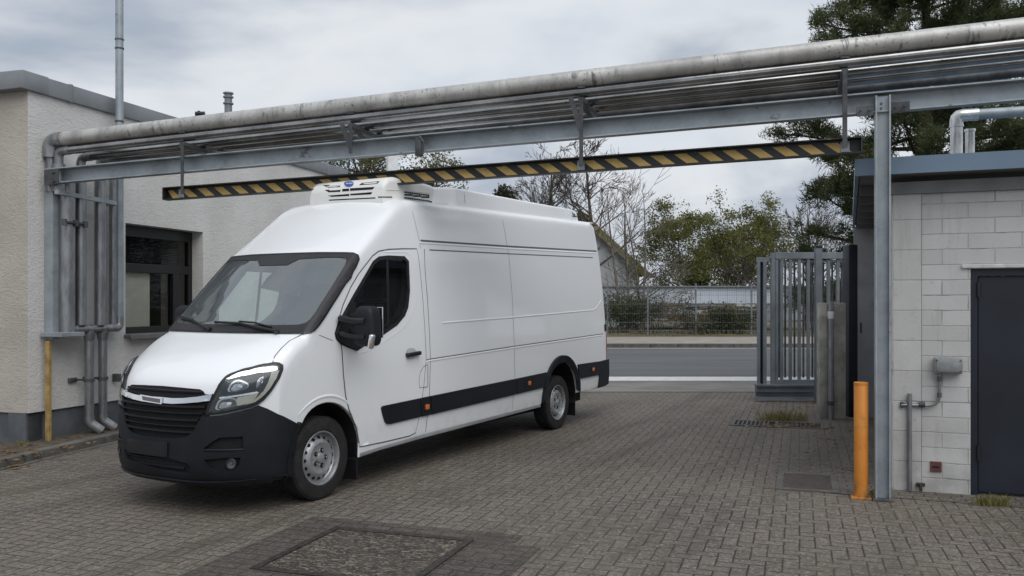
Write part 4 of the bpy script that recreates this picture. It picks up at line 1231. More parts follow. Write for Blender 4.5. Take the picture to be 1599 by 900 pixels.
prism(bm, [lw(7.0, -.33, .4), lw(7.0, -9, .4), lw(7.0, -9, ZT), lw(7.0, -.33, ZT)], LDB * .3)
bmesh.ops.recalc_face_normals(bm, faces=bm.faces); o = obj('end_wall', bm, M['renderend'], lb)
bm = NB(); prism(bm, [lw(-.0, -.03, -.05), lw(LEN, -.03, -.05), lw(LEN, -.03, .40), lw(-.0, -.03, .40)], LN * -.25)
prism(bm, [lw(.025, -.03, -.05), lw(.025, -9, -.05), lw(.025, -9, .40), lw(.025, -.03, .40)], LDB * .2); obj('plinth', bm, M['plinth'], lb)
bm = NB()
beam(bm, lw(-.12, -.14, ZT + .045), lw(LEN + .1, -.14, ZT + .045), .36, .20, .012); beam(bm, lw(.06, .05, ZT + .048), lw(.06, -9, ZT + .048), .36, .206, .012)
for s in (.55, 2.6, 4.7, 6.6): beam(bm, lw(s, -.14, ZT + .046), lw(s + .05, -.14, ZT + .046), .372, .212, .004)
obj('roof_edge', bm, M['coping'], lb, smooth=.5)
bm = NB(); prism(bm, [lw(0.2, -.1, ZT - .06), lw(LEN, -.1, ZT - .06), lw(LEN, -9, ZT - .06), lw(.2, -9, ZT - .06)], V((0, 0, .08))); obj('roof', bm, M['soffit'], lb)
# window
bm = NB(); fd_ = -.22
def fr(s0, s1, z0, z1, d=.07, dd=0.0): 
    c = lw((s0 + s1) / 2, fd_ + dd, (z0 + z1) / 2); box(bm, c, d, s1 - s0, z1 - z0, -LA, .006)
fw_ = .085
fr(ws0, ws0 + fw_, wz0, wz1); fr(ws1 - fw_, ws1, wz0, wz1); fr(ws0 + fw_, ws1 - fw_, wz1 - .15, wz1); fr(ws0 + fw_, ws1 - fw_, wz0, wz0 + .09)
tz = wz1 - .50; fr(ws0 + fw_, ws1 - fw_, tz - .12, tz)
fr(2.62, 2.75, wz0 + .09, tz - .12, .09, .008)
win = obj('window', bm, M['winframe'], lb)
bm = NB(); sheet(bm, [lw(ws0 + .05, fd_ - .005, wz0 + .05), lw(ws1 - .05, fd_ - .005, wz0 + .05), lw(ws1 - .05, fd_ - .005, wz1 - .05), lw(ws0 + .05, fd_ - .005, wz1 - .05)]); obj('pane', bm, M['paneglass'], win)
bm = NB(); box(bm, lw(ws0 + .46, fd_ - .06, (wz0 + tz) / 2 - .02), .012, .62, tz - wz0 - .12, -LA); obj('blind', bm, M['blind'], win)
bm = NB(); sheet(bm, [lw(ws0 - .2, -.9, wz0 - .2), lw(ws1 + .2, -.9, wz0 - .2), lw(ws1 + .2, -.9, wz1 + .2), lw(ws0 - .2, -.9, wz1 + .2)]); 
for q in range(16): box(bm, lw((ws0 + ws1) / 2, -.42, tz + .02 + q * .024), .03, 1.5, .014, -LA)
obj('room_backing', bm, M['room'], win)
bm = NB(); box(bm, lw((ws0 + ws1) / 2, -.06, wz0 - .012), .36, ws1 - ws0 + .06, .035, -LA, .006); box(bm, lw((ws0 + ws1) / 2, .115, wz0 - .028), .016, ws1 - ws0 + .06, .055, -LA, .004); obj('sill', bm, M['sill'], win)
# roof furniture
def roofpos(px, py, s): 
    """point on the roof above wall position s, seen at px"""
    Y = LC.y + LDB.y * s; return at(px, py, Y)
p = at(357, 178, 14.5); ch = bm = NB(); tube(bm, [V((p.x, p.y, ZT)), V((p.x, p.y, at(357, 145, 14.5).z))], .062, 14); 
for yy in (147, 153, 163): tube(bm, [at(357, yy, 14.5), at(357, yy - 2.0, 14.5)], .085, 14)
obj('chimney', bm, M['coping'], lb, smooth=.7)
bm = NB(); p = at(312, 181, 13); box(bm, V((p.x, p.y, (ZT + p.z) / 2)), .12, .12, max(.1, p.z - ZT), 0, .02); tube(bm, [at(306, 178, 13), at(320, 178, 13)], .035, 8); tube(bm, [at(311, 178, 13), at(311, 173.5, 13)], .02, 8); obj('roof_vent', bm, M['black'], lb, smooth=.6)
# kerb and planting strip in front of the window wall
K0, K1 = gnd(-60, 746), gnd(178, 690)
kd = (K1 - K0).normalized(); kn = V((-kd.y, kd.x, 0))
if kn.x > 0: kn = -kn
bm = NB(); s = -3.0; rnd = random.Random(2)
while s < 12:
    a = K0 + kd * (s + .008) + kn * .06; b = K0 + kd * (s + .99) + kn * .06; z = .005 + rnd.uniform(-.004, .004)
    beam(bm, a + V((0, 0, z)), b + V((0, 0, z)), .12, .17, .015); s += 1.0
struct('yard_kerb', bm, M['kerb'])
bm = NB(); a = K0 - kd * 3 + kn * .11; b = K0 + kd * 12 + kn * .11
N_ = 60; rows = []
for j in range(7):
    rows.append([bm.verts.new(V(((a + (b - a) * (i / N_)) + kn * j * .09).to_tuple()) + V((0, 0, .062 + (rnd.uniform(0, .03) if 0 < j < 6 else 0)))) for i in range(N_ + 1)])
for P, Q in zip(rows, rows[1:]):
    for i in range(N_): bm.faces.new((P[i], P[i + 1], Q[i + 1], Q[i]))
far_ = [bm.verts.new(v.co + kn * 6) for v in rows[-1]]
for i in range(N_): bm.faces.new((rows[-1][i], rows[-1][i + 1], far_[i + 1], far_[i]))
struct('planting_strip', bm, M['soil'])
bm = NB(); o0 = K0 - kn * .005
sheet(bm, [tuple((K0 + kd * -3 - kn * .10).xy) + (.004,), tuple((K0 + kd * 12 - kn * .10).xy) + (.004,), tuple((K0 + kd * 12 + kn * .0).xy) + (.004,), tuple((K0 + kd * -3 + kn * .0).xy) + (.004,)])
struct('gutter_strip', bm, M['kerb'])
tuft('weed_tuft', lw(-.2, .10, .07), .10, .05, 40, .08, 'small green weeds in the planting strip by the corner of the rendered building', 9)

# ================================================================ PIPE GANTRY
GP = gnd(1377, 778)                                          # foot of the right-hand post
GD0 = at(78, 276, 9.85)
gd = V((GD0.x - GP.x, GD0.y - GP.y, 0)); GL = gd.length; gd.normalize()      # along the gantry, right to left
gnv = V((-gd.y, gd.x, 0)); gnv = gnv if gnv.y > 0 else -gnv                  # away from the camera
def onG(px, py, d=0.0):
    """pixel -> point on the vertical plane parallel to the gantry, d behind it"""
    r = pdir(px, py); o = GP + gnv * d; t = (o - CAMO).dot(gnv) / r.dot(gnv); return CAMO + r * t
gan = thing('pipe_gantry', 'galvanised steel pipe gantry on one tall post, spanning above the white van', 'gantry', GP)
def chan(bm, a, b, h, d=.085, t=.010, flip=1):
    """channel section a->b (centre of web), flanges towards +gnv*flip"""
    beam(bm, a, b, t, h, 0)
    for sg in (-1, 1): beam(bm, a + gnv * flip * d / 2 + V((0, 0, sg * (h / 2 - t / 2 + .0015))), b + gnv * flip * d / 2 + V((0, 0, sg * (h / 2 - t / 2 + .0015))), d, t, 0)
bl_, br_ = onG(80, 277.5), onG(1660, 137.5)
br_ = br_ + (br_ - bl_).normalized() * 7.6
bm = NB(); chan(bm, bl_, br_, .168, .10, .012, -1); 
obj('beam', bm, M['galv'], gan)
def hpost(bm, a, b, w, d):
    """H section"""
    m_ = (a + b) / 2; L = (b - a).length; rz = math.atan2(gd.y, gd.x)
    box(bm, m_, w - .02, .010, L, rz)
    for sg in (-1, 1): box(bm, m_ + gd * sg * (w / 2 - .007), .014, d, L, rz, .002)
bm = NB(); top = onG(1377, 151, -.07); hpost(bm, GP + gnv * -.07, V((GP.x, GP.y, top.z)) + gnv * -.07, .118, .11); post = obj('support_post', bm, M['galv'], gan)
bm = NB(); q_ = GP - gd * 8.2 - gnv * .07; hpost(bm, q_, V((q_.x, q_.y, top.z + .25)), .118, .11); obj('support_post', bm, M['galv'], gan)
bm = NB(); box(bm, GP + gnv * -.07 + V((0, 0, .01)), .16, .16, .02, math.atan2(gd.y, gd.x), .003); obj('base_plate', bm, M['galvdark'], post)
bm = NB()
for x0, x1, y0, y1 in ((1338, 1364, 166, 181), (1391, 1421, 158, 176)):
    c = onG((x0 + x1) / 2, (y0 + y1) / 2, -.12); beam(bm, onG(x0, (y0 + y1) / 2 + 1, -.115), onG(x1, (y0 + y1) / 2 - 1, -.115), .012, .085, .002)
for px, py in ((1376, 163), (1376, 170), (1344, 173), (1358, 172), (1398, 168), (1413, 166)):
    p = onG(px, py, -.135); tube(bm, [p, p - gnv * .03], .011, 6)
obj('splice_plate', bm, M['galvdark'], gan)
# left wall post (U channel down to y 530) and its bracket
bm = NB(); a = onG(77, 266, -.02); b = onG(77, 530, -.02); a.x = b.x; a.y = b.y
rz = math.atan2(gd.y, gd.x); L = a.z - b.z; c = (a + b) / 2
box(bm, c - gnv * .0, .125, .010, L, rz); box(bm, c - gd * .058 + gnv * .045, .010, .085, L, rz); box(bm, c + gd * .058 + gnv * .045, .010, .085, L, rz)
wp = obj('wall_post', bm, M['galv'], gan)
bm = NB(); beam(bm, onG(70, 278, -.112), onG(92, 276, -.112), .012, .17, .002); p = onG(84, 277, -.125)
for dz in (-.05, .05): tube(bm, [p + V((0, 0, dz)), p + V((0, 0, dz)) - gnv * .03], .016, 6)
obj('end_plate', bm, M['hangdark'], gan)
# pipes ------------------------------------------------------------------
def wallpt(px, off):
    """ground-plan point on a line 'off' in front of the window wall, seen at px"""
    r = pdir(px, HY); o = LC + LN * off; t = (o - CAMO).dot(LN) / r.dot(LN); q = CAMO + r * t; q.z = 0; return q
def dep(p): return (p - GP).dot(gnv)
def rackpipe(name, label, px_drop, off, yl, yr, rad, mat, zend_py, rdrop, seg=20, elbow=.16, collars=()):
    D = wallpt(px_drop, off); d = dep(D)
    L = onG(px_drop, yl, d); R = onG(1599, yr, d); dirv = (R - L).normalized(); R = L + dirv * ((R - L).length + 8.5)
    zend = at(px_drop, zend_py, D.y).z
    t = thing(name, label, 'pipe', (D.x, D.y, zend), 0, 'pipes carried by the gantry')
    bm = NB(); e0 = L + dirv * elbow * 1.25; tube(bm, [e0, R], rad, seg)
    run = obj('run', bm, M[mat], t, smooth=.9)
    bm = NB(); tube(bm, bend([L + dirv * elbow * 1.3, L, V((L.x, L.y, L.z - elbow * 1.3))], elbow * 1.2, 8), rad * 1.02, seg); obj('elbow', bm, M['zinc'], t, smooth=.9)
    bm = NB(); tube(bm, [V((L.x, L.y, L.z - elbow * 1.15)), V((L.x, L.y, zend))], rdrop, seg); obj('drop', bm, M['zinc'], t, smooth=.9)
    for f in collars:
        c = L + dirv * ((R - L).length * f); bm = NB(); tube(bm, [c - dirv * .009, c + dirv * .009], rad * 1.03, seg); obj('joint_band', bm, M[mat], t, smooth=.9)
    return t, L, R, d
PL = []
PL.append(rackpipe('insulated_pipe', 'thickest weathered aluminium-clad pipe along the top front of the gantry', 80, .06, 220, 44, .083, 'clad', 300, .055, 24, .15, (.02, .07, .14, .20, .26, .30, .36, .42, .48, .6, .8)))
PL.append(rackpipe('steel_pipe', 'second pipe from the front, just under and behind the thick clad pipe', 92, .17, 236.5, 68, .050, 'pipe', 300, .07, 18, .13, (.06, .2, .36, .47)))
PL.append(rackpipe('steel_pipe', 'third pipe from the front on the gantry, with a pale worn top', 127, .20, 246.5, 84, .050, 'pipe', 508, .058, 18, .12, (.1, .32, .5)))
PL.append(rackpipe('steel_pipe', 'fourth pipe from the front, second from the rear of the gantry', 157, .20, 249.5, 97.5, .052, 'pipe', 508, .066, 18, .12, (.2, .42)))
PL.append(rackpipe('steel_pipe', 'thin dark rearmost pipe at the back of the gantry', 177, .14, 255, 112, .048, 'galvdark', 508, .045, 14, .10))
# cross arms and hangers
def pipe_at(k, px):
    t, L, R, d = PL[k]; a, b = L, R
    # point of pipe k on the vertical plane through the gantry normal at parameter matched to px on plane d=0
    base = onG(px, HY, -.03); s = (base - GP).dot(gd)
    f = ((a - GP).dot(gd) - s) / ((a - GP).dot(gd) - (b - GP).dot(gd)); return a + (b - a) * f
for px in (285, 548, 908, 1320):
    p0, p4 = pipe_at(0, px), pipe_at(4, px); zt = min(pipe_at(k, px).z - PLr for k, PLr in ((1, .05), (2, .05), (3, .052), (4, .048))) - .022
    bm = NB(); A = V((p0.x, p0.y, zt)) - gnv * (dep(p0) + .05); B = V((p4.x, p4.y, zt)) + gnv * .08
    beam(bm, A, B, .05, .045, .003); arm = obj('cross_arm', bm, M['hangdark'], gan)
    bm = NB(); beam(bm, V((p0.x, p0.y, p0.z - .085)) - gnv * .05, V((p0.x, p0.y, p0.z - .085)) + gnv * .07, .075, .02, .003); beam(bm, V((p0.x, p0.y, p0.z - .09)), V((p0.x, p0.y, zt)), .04, .04); obj('pipe_saddle', bm, M['hangdark'], arm)
    bm = NB(); hp = onG(px, 280, -.125)
    zb = onG(px, 313 + (px - 262) * -.0693 - 8, -.1).z if px != 548 else onG(px, 262 - 22, -.1).z
    a = V((hp.x, hp.y, zt)); b = V((hp.x, hp.y, zb))
    beam(bm, a, b, .036, .008, 0, up=gnv); beam(bm, a + gd * .015 + gnv * .02, b + gd * .015 + gnv * .02, .007, .040, 0, up=gnv)
    beam(bm, a, a + gnv * .2, .05, .03)
    obj('hanger', bm, M['hangdark'], gan)
    if px in (548, 908):
        bm = NB(); beam(bm, A + gnv * .05, A + gnv * .55 - V((0, 0, .17)) + gd * -.05, .05, .012, 0); beam(bm, a + V((0, 0, .02)) + gd * .10, b + V((0, 0, .32 if px == 908 else .05)), .045, .010, 0, up=gnv); obj('brace', bm, M['hangdark'], gan)
# beam clamp near px 655
bm = NB(); c = onG(655, 229, -.11); box(bm, c, .07, .05, .19, rz, .01); tube(bm, [onG(643, 215, -.09), onG(655, 213, -.13), onG(662, 222, -.13), onG(660, 240, -.13), onG(652, 244, -.12)], .012, 6); obj('beam_clamp', bm, M['galvdark'], gan, smooth=.6)
# height barrier ---------------------------------------------------------
HBd = -.02
ba, bb_ = onG(262, 304, HBd), onG(1345, 228, HBd)
hb = thing('height_barrier', 'black steel height-limit barrier with yellow and black hazard stripes hanging below the gantry', 'barrier', (ba + bb_) / 2)
bd_ = (bb_ - ba).normalized(); L = (bb_ - ba).length; hh = .120
bm = NB(); beam(bm, ba, bb_, .010, hh)
for sg in (-1, 1): beam(bm, ba - gnv * .035 + V((0, 0, sg * (hh / 2 + .003))), bb_ - gnv * .035 + V((0, 0, sg * (hh / 2 + .003))), .085, .010)
for e in (ba, bb_): beam(bm, e - gnv * .076, e + gnv * .006, .012, hh + .012)
obj('channel', bm, M['barblack'], hb)
upv = bd_.cross(gnv).normalized(); upv = upv if upv.z > 0 else -upv
# hazard strip: one sheet whose stripes are separate quads, 42 pairs
bm = NB(); n = 33; sp = (L - .05) / n; lean = .11; z0, z1 = -.046, .040
for k in range(n):
    for half, mi in ((0, 0), (1, 1)):
        s0 = .02 + sp * (k + half * .52); s1 = s0 + sp * (.52 if half == 0 else .48)
        c = [ba + bd_ * max(.012, s - (lean if up else 0)) + upv * (z1 if up else z0) - gnv * .0085 for s, up in ((s0 + lean / 2, 0), (s1 + lean / 2, 0), (s1 + lean / 2, 1), (s0 + lean / 2, 1))]
        f = bm.faces.new([bm.verts.new(q) for q in c]); f.material_index = mi
obj('hazard_tape', bm, [M['hazyel'], M['barblack']], hb)
for px in (285, 908, 1320):
    bm = NB(); box(bm, onG(px, 304 + (px - 262) * -.0702, HBd) - gnv * .012, .07, .006, .09, rz, .002); obj('fixing_plate', bm, M['galv'], hb)
# ---------------------------------------------------------------- wall pipework at the left building
t = thing('vent_stack', 'tall slim galvanised vent pipe rising past the roof edge of the rendered building', 'pipe', wallpt(187, .16))
D = wallpt(187, .16)
bm = NB(); tube(bm, [V((D.x, D.y, at(187, 500, D.y).z)), V((D.x, D.y, 6.6))], .047, 18); obj('stack', bm, M['galv'], t, smooth=.9)
for yy in (62, 76, 190):
    bm = NB(); zb_ = at(187, yy, D.y).z; tube(bm, [V((D.x, D.y, zb_ - .008)), V((D.x, D.y, zb_ + .008))], .054, 18); obj('joint_band', bm, M['galvdark'], t, smooth=.9)
zm = at(187, 512, D.y).z
m0 = wallpt(107, .20)
bm = NB(); tube(bm, bend([V((D.x, D.y, zm + .14)), V((D.x, D.y, zm)), V((m0.x, m0.y, zm))], .11, 8), .050, 18); tube(bm, [V((m0.x, m0.y, zm)) - LDB * .0, V((m0.x, m0.y, zm)) - LDB * .035], .058, 18); obj('header_pipe', bm, M['zinc'], t, smooth=.9)
for i, (px, lab, zf) in enumerate(((140, 'grey zinc downpipe with open shoe, nearer the corner of the rendered building', 680), (161, 'grey zinc downpipe with open shoe, next to the bumper of the van', 676))):
    D2 = wallpt(px, .19 if i == 0 else .17); q = thing('downpipe', lab, 'pipe', (D2.x, D2.y, .07), 0, 'downpipes below the header pipe')
    zs = .27
    bm = NB(); tube(bm, [V((D2.x, D2.y, zm - .02)), V((D2.x, D2.y, zs))], .052 if i == 0 else .050, 18); obj('pipe', bm, M['zinc'], q, smooth=.9)
    bm = NB(); tube(bm, bend([V((D2.x, D2.y, zs + .02)), V((D2.x, D2.y, zs - .06)), V((D2.x, D2.y, .105)) + LN * .10 + LDB * .09], .1, 6), .058, 18, cap=False); obj('shoe', bm, M['zinc'], q, smooth=.9)
    bm = NB(); tube(bm, [V((D2.x, D2.y, .70)), V((D2.x, D2.y, .735))], .062, 18); tube(bm, [V((D2.x, D2.y, .72)), V((D2.x, D2.y, .72)) - LN * .20 - LDB * .05], .012, 8); box(bm, V((D2.x, D2.y, .72)) - LN * (.17) - LDB * .08, .03, .12, .05, -LA, .004); obj('clip', bm, M['galvdark'], q, smooth=.8)
    bm = NB(); tube(bm, [V((D2.x, D2.y, zm - .05)), V((D2.x, D2.y, zm - .14))], [.075, .055], 18); obj('collar', bm, M['zinc'], q, smooth=.9)
# big insulated vertical pipe next to the wall post
D3 = wallpt(105, .17)
t = thing('insulated_riser', 'thick grey insulated pipe standing on a bracket against the rendered wall', 'pipe', (D3.x, D3.y, at(105, 520, D3.y).z))
bm = NB(); tube(bm, [V((D3.x, D3.y, at(105, 519, D3.y).z)), V((D3.x, D3.y, at(105, 283, D3.y).z))], .088, 24); obj('pipe', bm, M['zinc'], t, smooth=.9)
bm = NB(); p = wallpt(150, .12); a_ = wallpt(88, .24); b_ = wallpt(181, .24); za, zb = at(88, 300, a_.y).z, at(181, 308, b_.y).z
beam(bm, V((a_.x, a_.y, za)), V((b_.x, b_.y, za - .03)), .05, .05, .003); beam(bm, V((b_.x, b_.y, za - .03)), V((b_.x, b_.y, za - .03)) - LN * .24, .05, .05, .003)
obj('support_angle', bm, M['galv'], t)
bm = NB(); a_ = wallpt(80, .12); zc = at(90, 522, D3.y).z; box(bm, V((D3.x, D3.y, zc)) - LDB * .06, .30, .34, .05, -LA, .005); obj('foot_bracket', bm, M['galv'], t)
bm = NB(); a_, b_ = wallpt(101, .27), wallpt(134, .27); zc = at(118, 347, a_.y).z; tube(bm, [V((a_.x, a_.y, zc)), V((b_.x, b_.y, zc))], .016, 8)
for q in (a_, wallpt(120, .27), b_): tube(bm, [V((q.x, q.y, zc - .035)), V((q.x, q.y, zc + .035))], .03, 10)
obj('pipe_clip', bm, M['galvdark'], t, smooth=.7)
bm = NB(); q = wallpt(76, .10); box(bm, V((q.x, q.y, at(76, 612, q.y).z * .5 + .07 * .5)), .052, .045, at(76, 533, q.y).z - .07, -LA, .004)
bp = bm; o = obj('timber_prop', bp, M['wood']); tag(o, 'slim yellow timber prop under the wall post, left of the downpipes', 'timber post')
o.data.transform(Matrix.Translation((0, 0, (at(76, 533, q.y).z + .07) / 2 - (at(76, 612, q.y).z * .5 + .035))))
bm = NB(); q = wallpt(183, .06); zc = at(183, 590, q.y).z; box(bm, V((q.x, q.y, zc)), .10, .05, .10, -LA, .008); tube(bm, [V((q.x, q.y, zc)), V((q.x, q.y, zc)) + LN * .12], .014, 8); o = obj('wall_bracket', bm, M['galvdark']); tag(o, 'small dark wall bracket beside the far headlight of the van', 'bracket')

# ================================================================ BLOCK SHED (right)
bs = thing('block_shed', 'low shed of white painted blocks with a blue-grey fascia, right of the gantry post', 'building', (C0.x, C0.y, 0), -GB)
def rw(a, b, z): return V((C0.x, C0.y, 0)) + DR * a + DB * b + V((0, 0, z))
ZE = 2.575
d0, d1 = None, None
def alongfront(px):
    r = pdir(px, HY); t = (V((C0.x, C0.y, CH)) - CAMO).dot(DB) / r.dot(DB); return (CAMO + r * t - V((C0.x, C0.y, CH))).dot(DR)
da = alongfront(1516); pa = alongfront(1440)
zd = 2.0
bm = NB()
def rs(a0, a1, b0, b1, z0, z1): prism(bm, [rw(a0, b0, z0), rw(a1, b0, z0), rw(a1, b0, z1), rw(a0, b0, z1)], DB * (b1 - b0))
doorz = at(1516, 420, (rw(da, 0, 0)).y).z
rs(pa, da, 0, .24, -.02, ZE); rs(da, da + 1.02, 0, .24, doorz, ZE); rs(da + 1.02, 4.5, 0, .24, -.02, ZE)
bmesh.ops.recalc_face_normals(bm, faces=bm.faces); wl = obj('wall', bm, M['block'], bs)
bm = NB(); rs(0, pa - .004, -.012, .24, -.02, ZE); bmesh.ops.recalc_face_normals(bm, faces=bm.faces); obj('corner_pier', bm, M['quoin'], bs)
bm = NB(); rs(.012, .22, .241, 5.0, -.02, ZE); bmesh.ops.recalc_face_normals(bm, faces=bm.faces); obj('side_wall', bm, M['block'], bs)
bm = NB(); rs(-.02, 4.0, -.035, .03, ZE + .002, ZE + .105); rs(.0, .05, .035, 5.0, ZE + .002, ZE + .105); bmesh.ops.recalc_face_normals(bm, faces=bm.faces); obj('eaves_board', bm, M['greyboard'], bs)
bm = NB(); rs(-.26, 4.4, -.22, 5.45, ZE + .155, ZE + .17); obj('soffit', bm, M['soffit'], bs)
bm = NB()
rs(-.30, 4.5, -.262, -.232, ZE + .148, ZE + .292); rs(-.302, -.27, -.230, 5.5, ZE + .148, ZE + .292); rs(-.27, 4.5, -.232, 5.5, ZE + .20, ZE + .286)
bmesh.ops.recalc_face_normals(bm, faces=bm.faces); obj('fascia', bm, M['bluefascia'], bs)
for b in (.5, 1.3, 2.1, 2.9, 3.7, 4.5):
    bm = NB(); rs(-.25, -.01, b, b + .07, ZE + .07, ZE + .153); bmesh.ops.recalc_face_normals(bm, faces=bm.faces); obj('rafter_end', bm, M['soffit'], bs)
# annex behind, seen between the gate and the post
bm = NB(); an = gnd(1333, 651); ab = (an - V((C0.x, C0.y, 0))); aa, ab_ = ab.dot(DR), ab.dot(DB)
pa2 = (at(1333, HY, 12.75) - rw(0, 0, CH)).dot(DR); rs(pa2, .20, 5.0, 5.4, -.02, ZE + .14); bmesh.ops.recalc_face_normals(bm, faces=bm.faces); obj('rear_pier', bm, M['greyboard'], bs)
# door
bm = NB(); rs(da + .003, da + .055, .02, .14, .0, doorz - .003); rs(da + .055, da + 1.0, .02, .14, doorz - .06, doorz - .003); rs(da + .96, da + 1.012, .02, .14, .0, doorz - .06); bmesh.ops.recalc_face_normals(bm, faces=bm.faces)
dr_ = obj('door', bm, M['navy'], bs)
bm = NB(); box(bm, rw(da + .51, .065, (doorz - .06) / 2 + .012), .90, .045, doorz - .09, -GB, .006); obj('leaf', bm, M['navy'], dr_)
for hz in (.30, doorz - .24):
    bm = NB(); tube(bm, [rw(da + .062, .012, hz), rw(da + .062, .012, hz + .13)], .016, 10); obj('hinge', bm, M['navy'], dr_, smooth=.8)
bm = NB(); box(bm, rw(da + .48, -.006, doorz + .020), 1.10, .03, .035, -GB, .008); obj('lintel', bm, M['lintel'], bs)
# flue pipes on the shed roof
def onRoof(px, py, b):
    r = pdir(px, py); o = rw(0, b, 0); t = (o - CAMO).dot(DB) / r.dot(DB); return CAMO + r * t
t = thing('flue_pipe', 'bright stainless flue with a mitred elbow rising from the shed roof', 'flue', V(onRoof(1494, 236, 1.6).to_tuple()))
bm = NB(); fb = onRoof(1494, 200, 1.6); a = V((fb.x, fb.y, ZE + .28)); top_ = onRoof(1494, 181, 1.6); e = onRoof(1700, 168, 1.6)
tube(bm, [a, V((fb.x, fb.y, onRoof(1494, 197, 1.6).z))], .058, 20); obj('upright', bm, M['stainless'], t, smooth=.9)
bm = NB(); tube(bm, bend([V((fb.x, fb.y, onRoof(1494, 198, 1.6).z)), top_, top_ + (e - top_).normalized() * .2], .05, 3), .063, 20); tube(bm, [V((fb.x, fb.y, onRoof(1494, 199, 1.6).z)), V((fb.x, fb.y, onRoof(1494, 196, 1.6).z))], .068, 20); obj('elbow', bm, M['stainless'], t, smooth=.5)
bm = NB(); tube(bm, [top_ + (e - top_).normalized() * .18, e], .052, 20); obj('run', bm, M['galv'], t, smooth=.9)
t = thing('flue_pipe', 'shorter stainless flue stub behind the mitred flue on the shed roof', 'flue', V(onRoof(1515, 236, 1.9).to_tuple()))
bm = NB(); fb = onRoof(1515, 200, 1.9); tube(bm, [V((fb.x, fb.y, ZE + .28)), onRoof(1515, 203, 1.9)], .045, 18); tube(bm, [onRoof(1515, 206, 1.9), onRoof(1515, 202, 1.9)], .055, 18); obj('pipe', bm, M['stainless'], t, smooth=.9)
# electrical box, conduit, standpipe, plate
def onF(px, py, out=0.0):
    r = pdir(px, py); o = rw(0, -out, 0); t = (o - CAMO).dot(DB) / r.dot(DB); return CAMO + r * t
t = thing('electrical_box', 'grey electrical junction box with conduit on the white block wall', 'junction box', onF(1481, 571))
bm = NB(); a, b = onF(1459, 571, .05), onF(1503, 571, .05); c = (a + b) / 2; box(bm, c, (b - a).length, .085, .135, -GB, .012, 3); bx = obj('housing', bm, M['boxgrey'], t, smooth=.5)
bm = NB(); box(bm, c - DB * .046, (b - a).length - .03, .012, .105, -GB, .006); obj('cover', bm, M['boxgrey'], bx, smooth=.5)
bm = NB()
for sx in (-.09, .09):
    for sz in (-.045, .045): tube(bm, [c + DR * sx - DB * .048 + V((0, 0, sz)), c + DR * sx - DB * .056 + V((0, 0, sz))], .007, 8)
obj('cover_screw', bm, M['galvdark'], bx)
bm = NB(); tube(bm, bend([onF(1468, 584, .03), onF(1467.5, 634, .03), onF(1408, 632.5, .03)], .10, 8), .0125, 10); obj('conduit', bm, M['zinc'], t, smooth=.9)
for px, py in ((1467.7, 592), (1467.5, 617)):
    bm = NB(); p = onF(px, py, .03); tube(bm, [p + V((0, 0, .02)), p - V((0, 0, .02))], .018, 10); obj('coupling', bm, M['galvdark'], t, smooth=.8)
bm = NB(); p = onF(1440, 632, .03); tube(bm, [p - DR * .025, p + DR * .025], .024, 10); obj('coupling', bm, M['galvdark'], t, smooth=.8)
bm = NB(); p = onF(1409, 632, .02); box(bm, p, .03, .04, .05, -GB, .006); obj('pipe_clip', bm, M['galvdark'], t)
bm = NB(); tube(bm, [onF(1421, 767, .04), onF(1421, 615, .04)], .019, 12); sp_ = obj('standpipe', bm, M['zinc'], smooth=.9); tag(sp_, 'short vertical grey standpipe against the corner pier of the shed', 'pipe')
bm = NB(); p = onF(1438, 757, .03); tube(bm, [p + DB * .03, p - DB * .03, p - DB * .03 - V((0, 0, .05))], .013, 8); box(bm, p, .07, .02, .03, -GB, .004); tp = obj('wall_tap', bm, M['iron'], smooth=.7); tag(tp, 'small rusty tap low on the block wall', 'tap')
bm = NB(); p = onF(1462, 729, .006); box(bm, p, .088, .014, .088, -GB, .003); pl_ = obj('wall_plate', bm, M['redplate']); tag(pl_, 'small square dull red plate low on the block wall', 'wall plate')
bm = NB(); box(bm, p - DB * .009, .05, .006, .014, -GB, .001); obj('slot', bm, M['black'], pl_)
# bollard
B0 = gnd(1345, 778)
t = thing('bollard', 'bright orange steel bollard standing beside the gantry post', 'bollard', B0)
zt = at(1345, 598, B0.y).z
bm = NB(); lathe(bm, [(.0565, 0), (.0565, zt - .004), (.054, zt)], Matrix.Translation(B0), 28); obj('post', bm, M['orange'], t, smooth=.6)
bm = NB(); lathe(bm, [(.0575, zt - .02), (.0575, zt + .002), (.05, zt + .006), (0, zt + .008)], Matrix.Translation(B0), 28); obj('cap', bm, M['orange'], t, smooth=.6)
bm = NB(); box(bm, B0 + V((0, 0, .008)), .16, .13, .016, -TP, .003); obj('base_plate', bm, M['orange'], t)

# ================================================================ GATE
YG = 14.3
gt = thing('sliding_gate', 'grey steel sliding gate with vertical bars standing open at the yard entrance', 'gate', (at(1183, 620, YG).x, YG, 0))
def G(px, py, d=0.0): return at(px, py, YG + d)
def gbar(x0, x1, y0, y1, d=0.0, t=.05, name='bar', mat='gategrey', par=gt):
    bm = NB(); a, b = G(x0, y0, d), G(x1, y1, d); box(bm, (a + b) / 2, abs(b.x - a.x), t, abs(a.z - b.z), 0, .004); return obj(name, bm, M[mat], par)
gbar(1181, 1340, 601, 612, -.02, .12, 'bottom_rail'); 
bm = NB(); a, b = G(1180, 602), G(1340, 624); 
beam(bm, G(1180, 601.5, -.06), G(1340, 601.5, -.06), .14, .03); beam(bm, G(1180, 612.5, 0), G(1340, 612.5, 0), .02, .21); beam(bm, G(1180, 622, -.06), G(1340, 622, -.06), .14, .035); obj('track_beam', bm, M['gategrey'], gt)
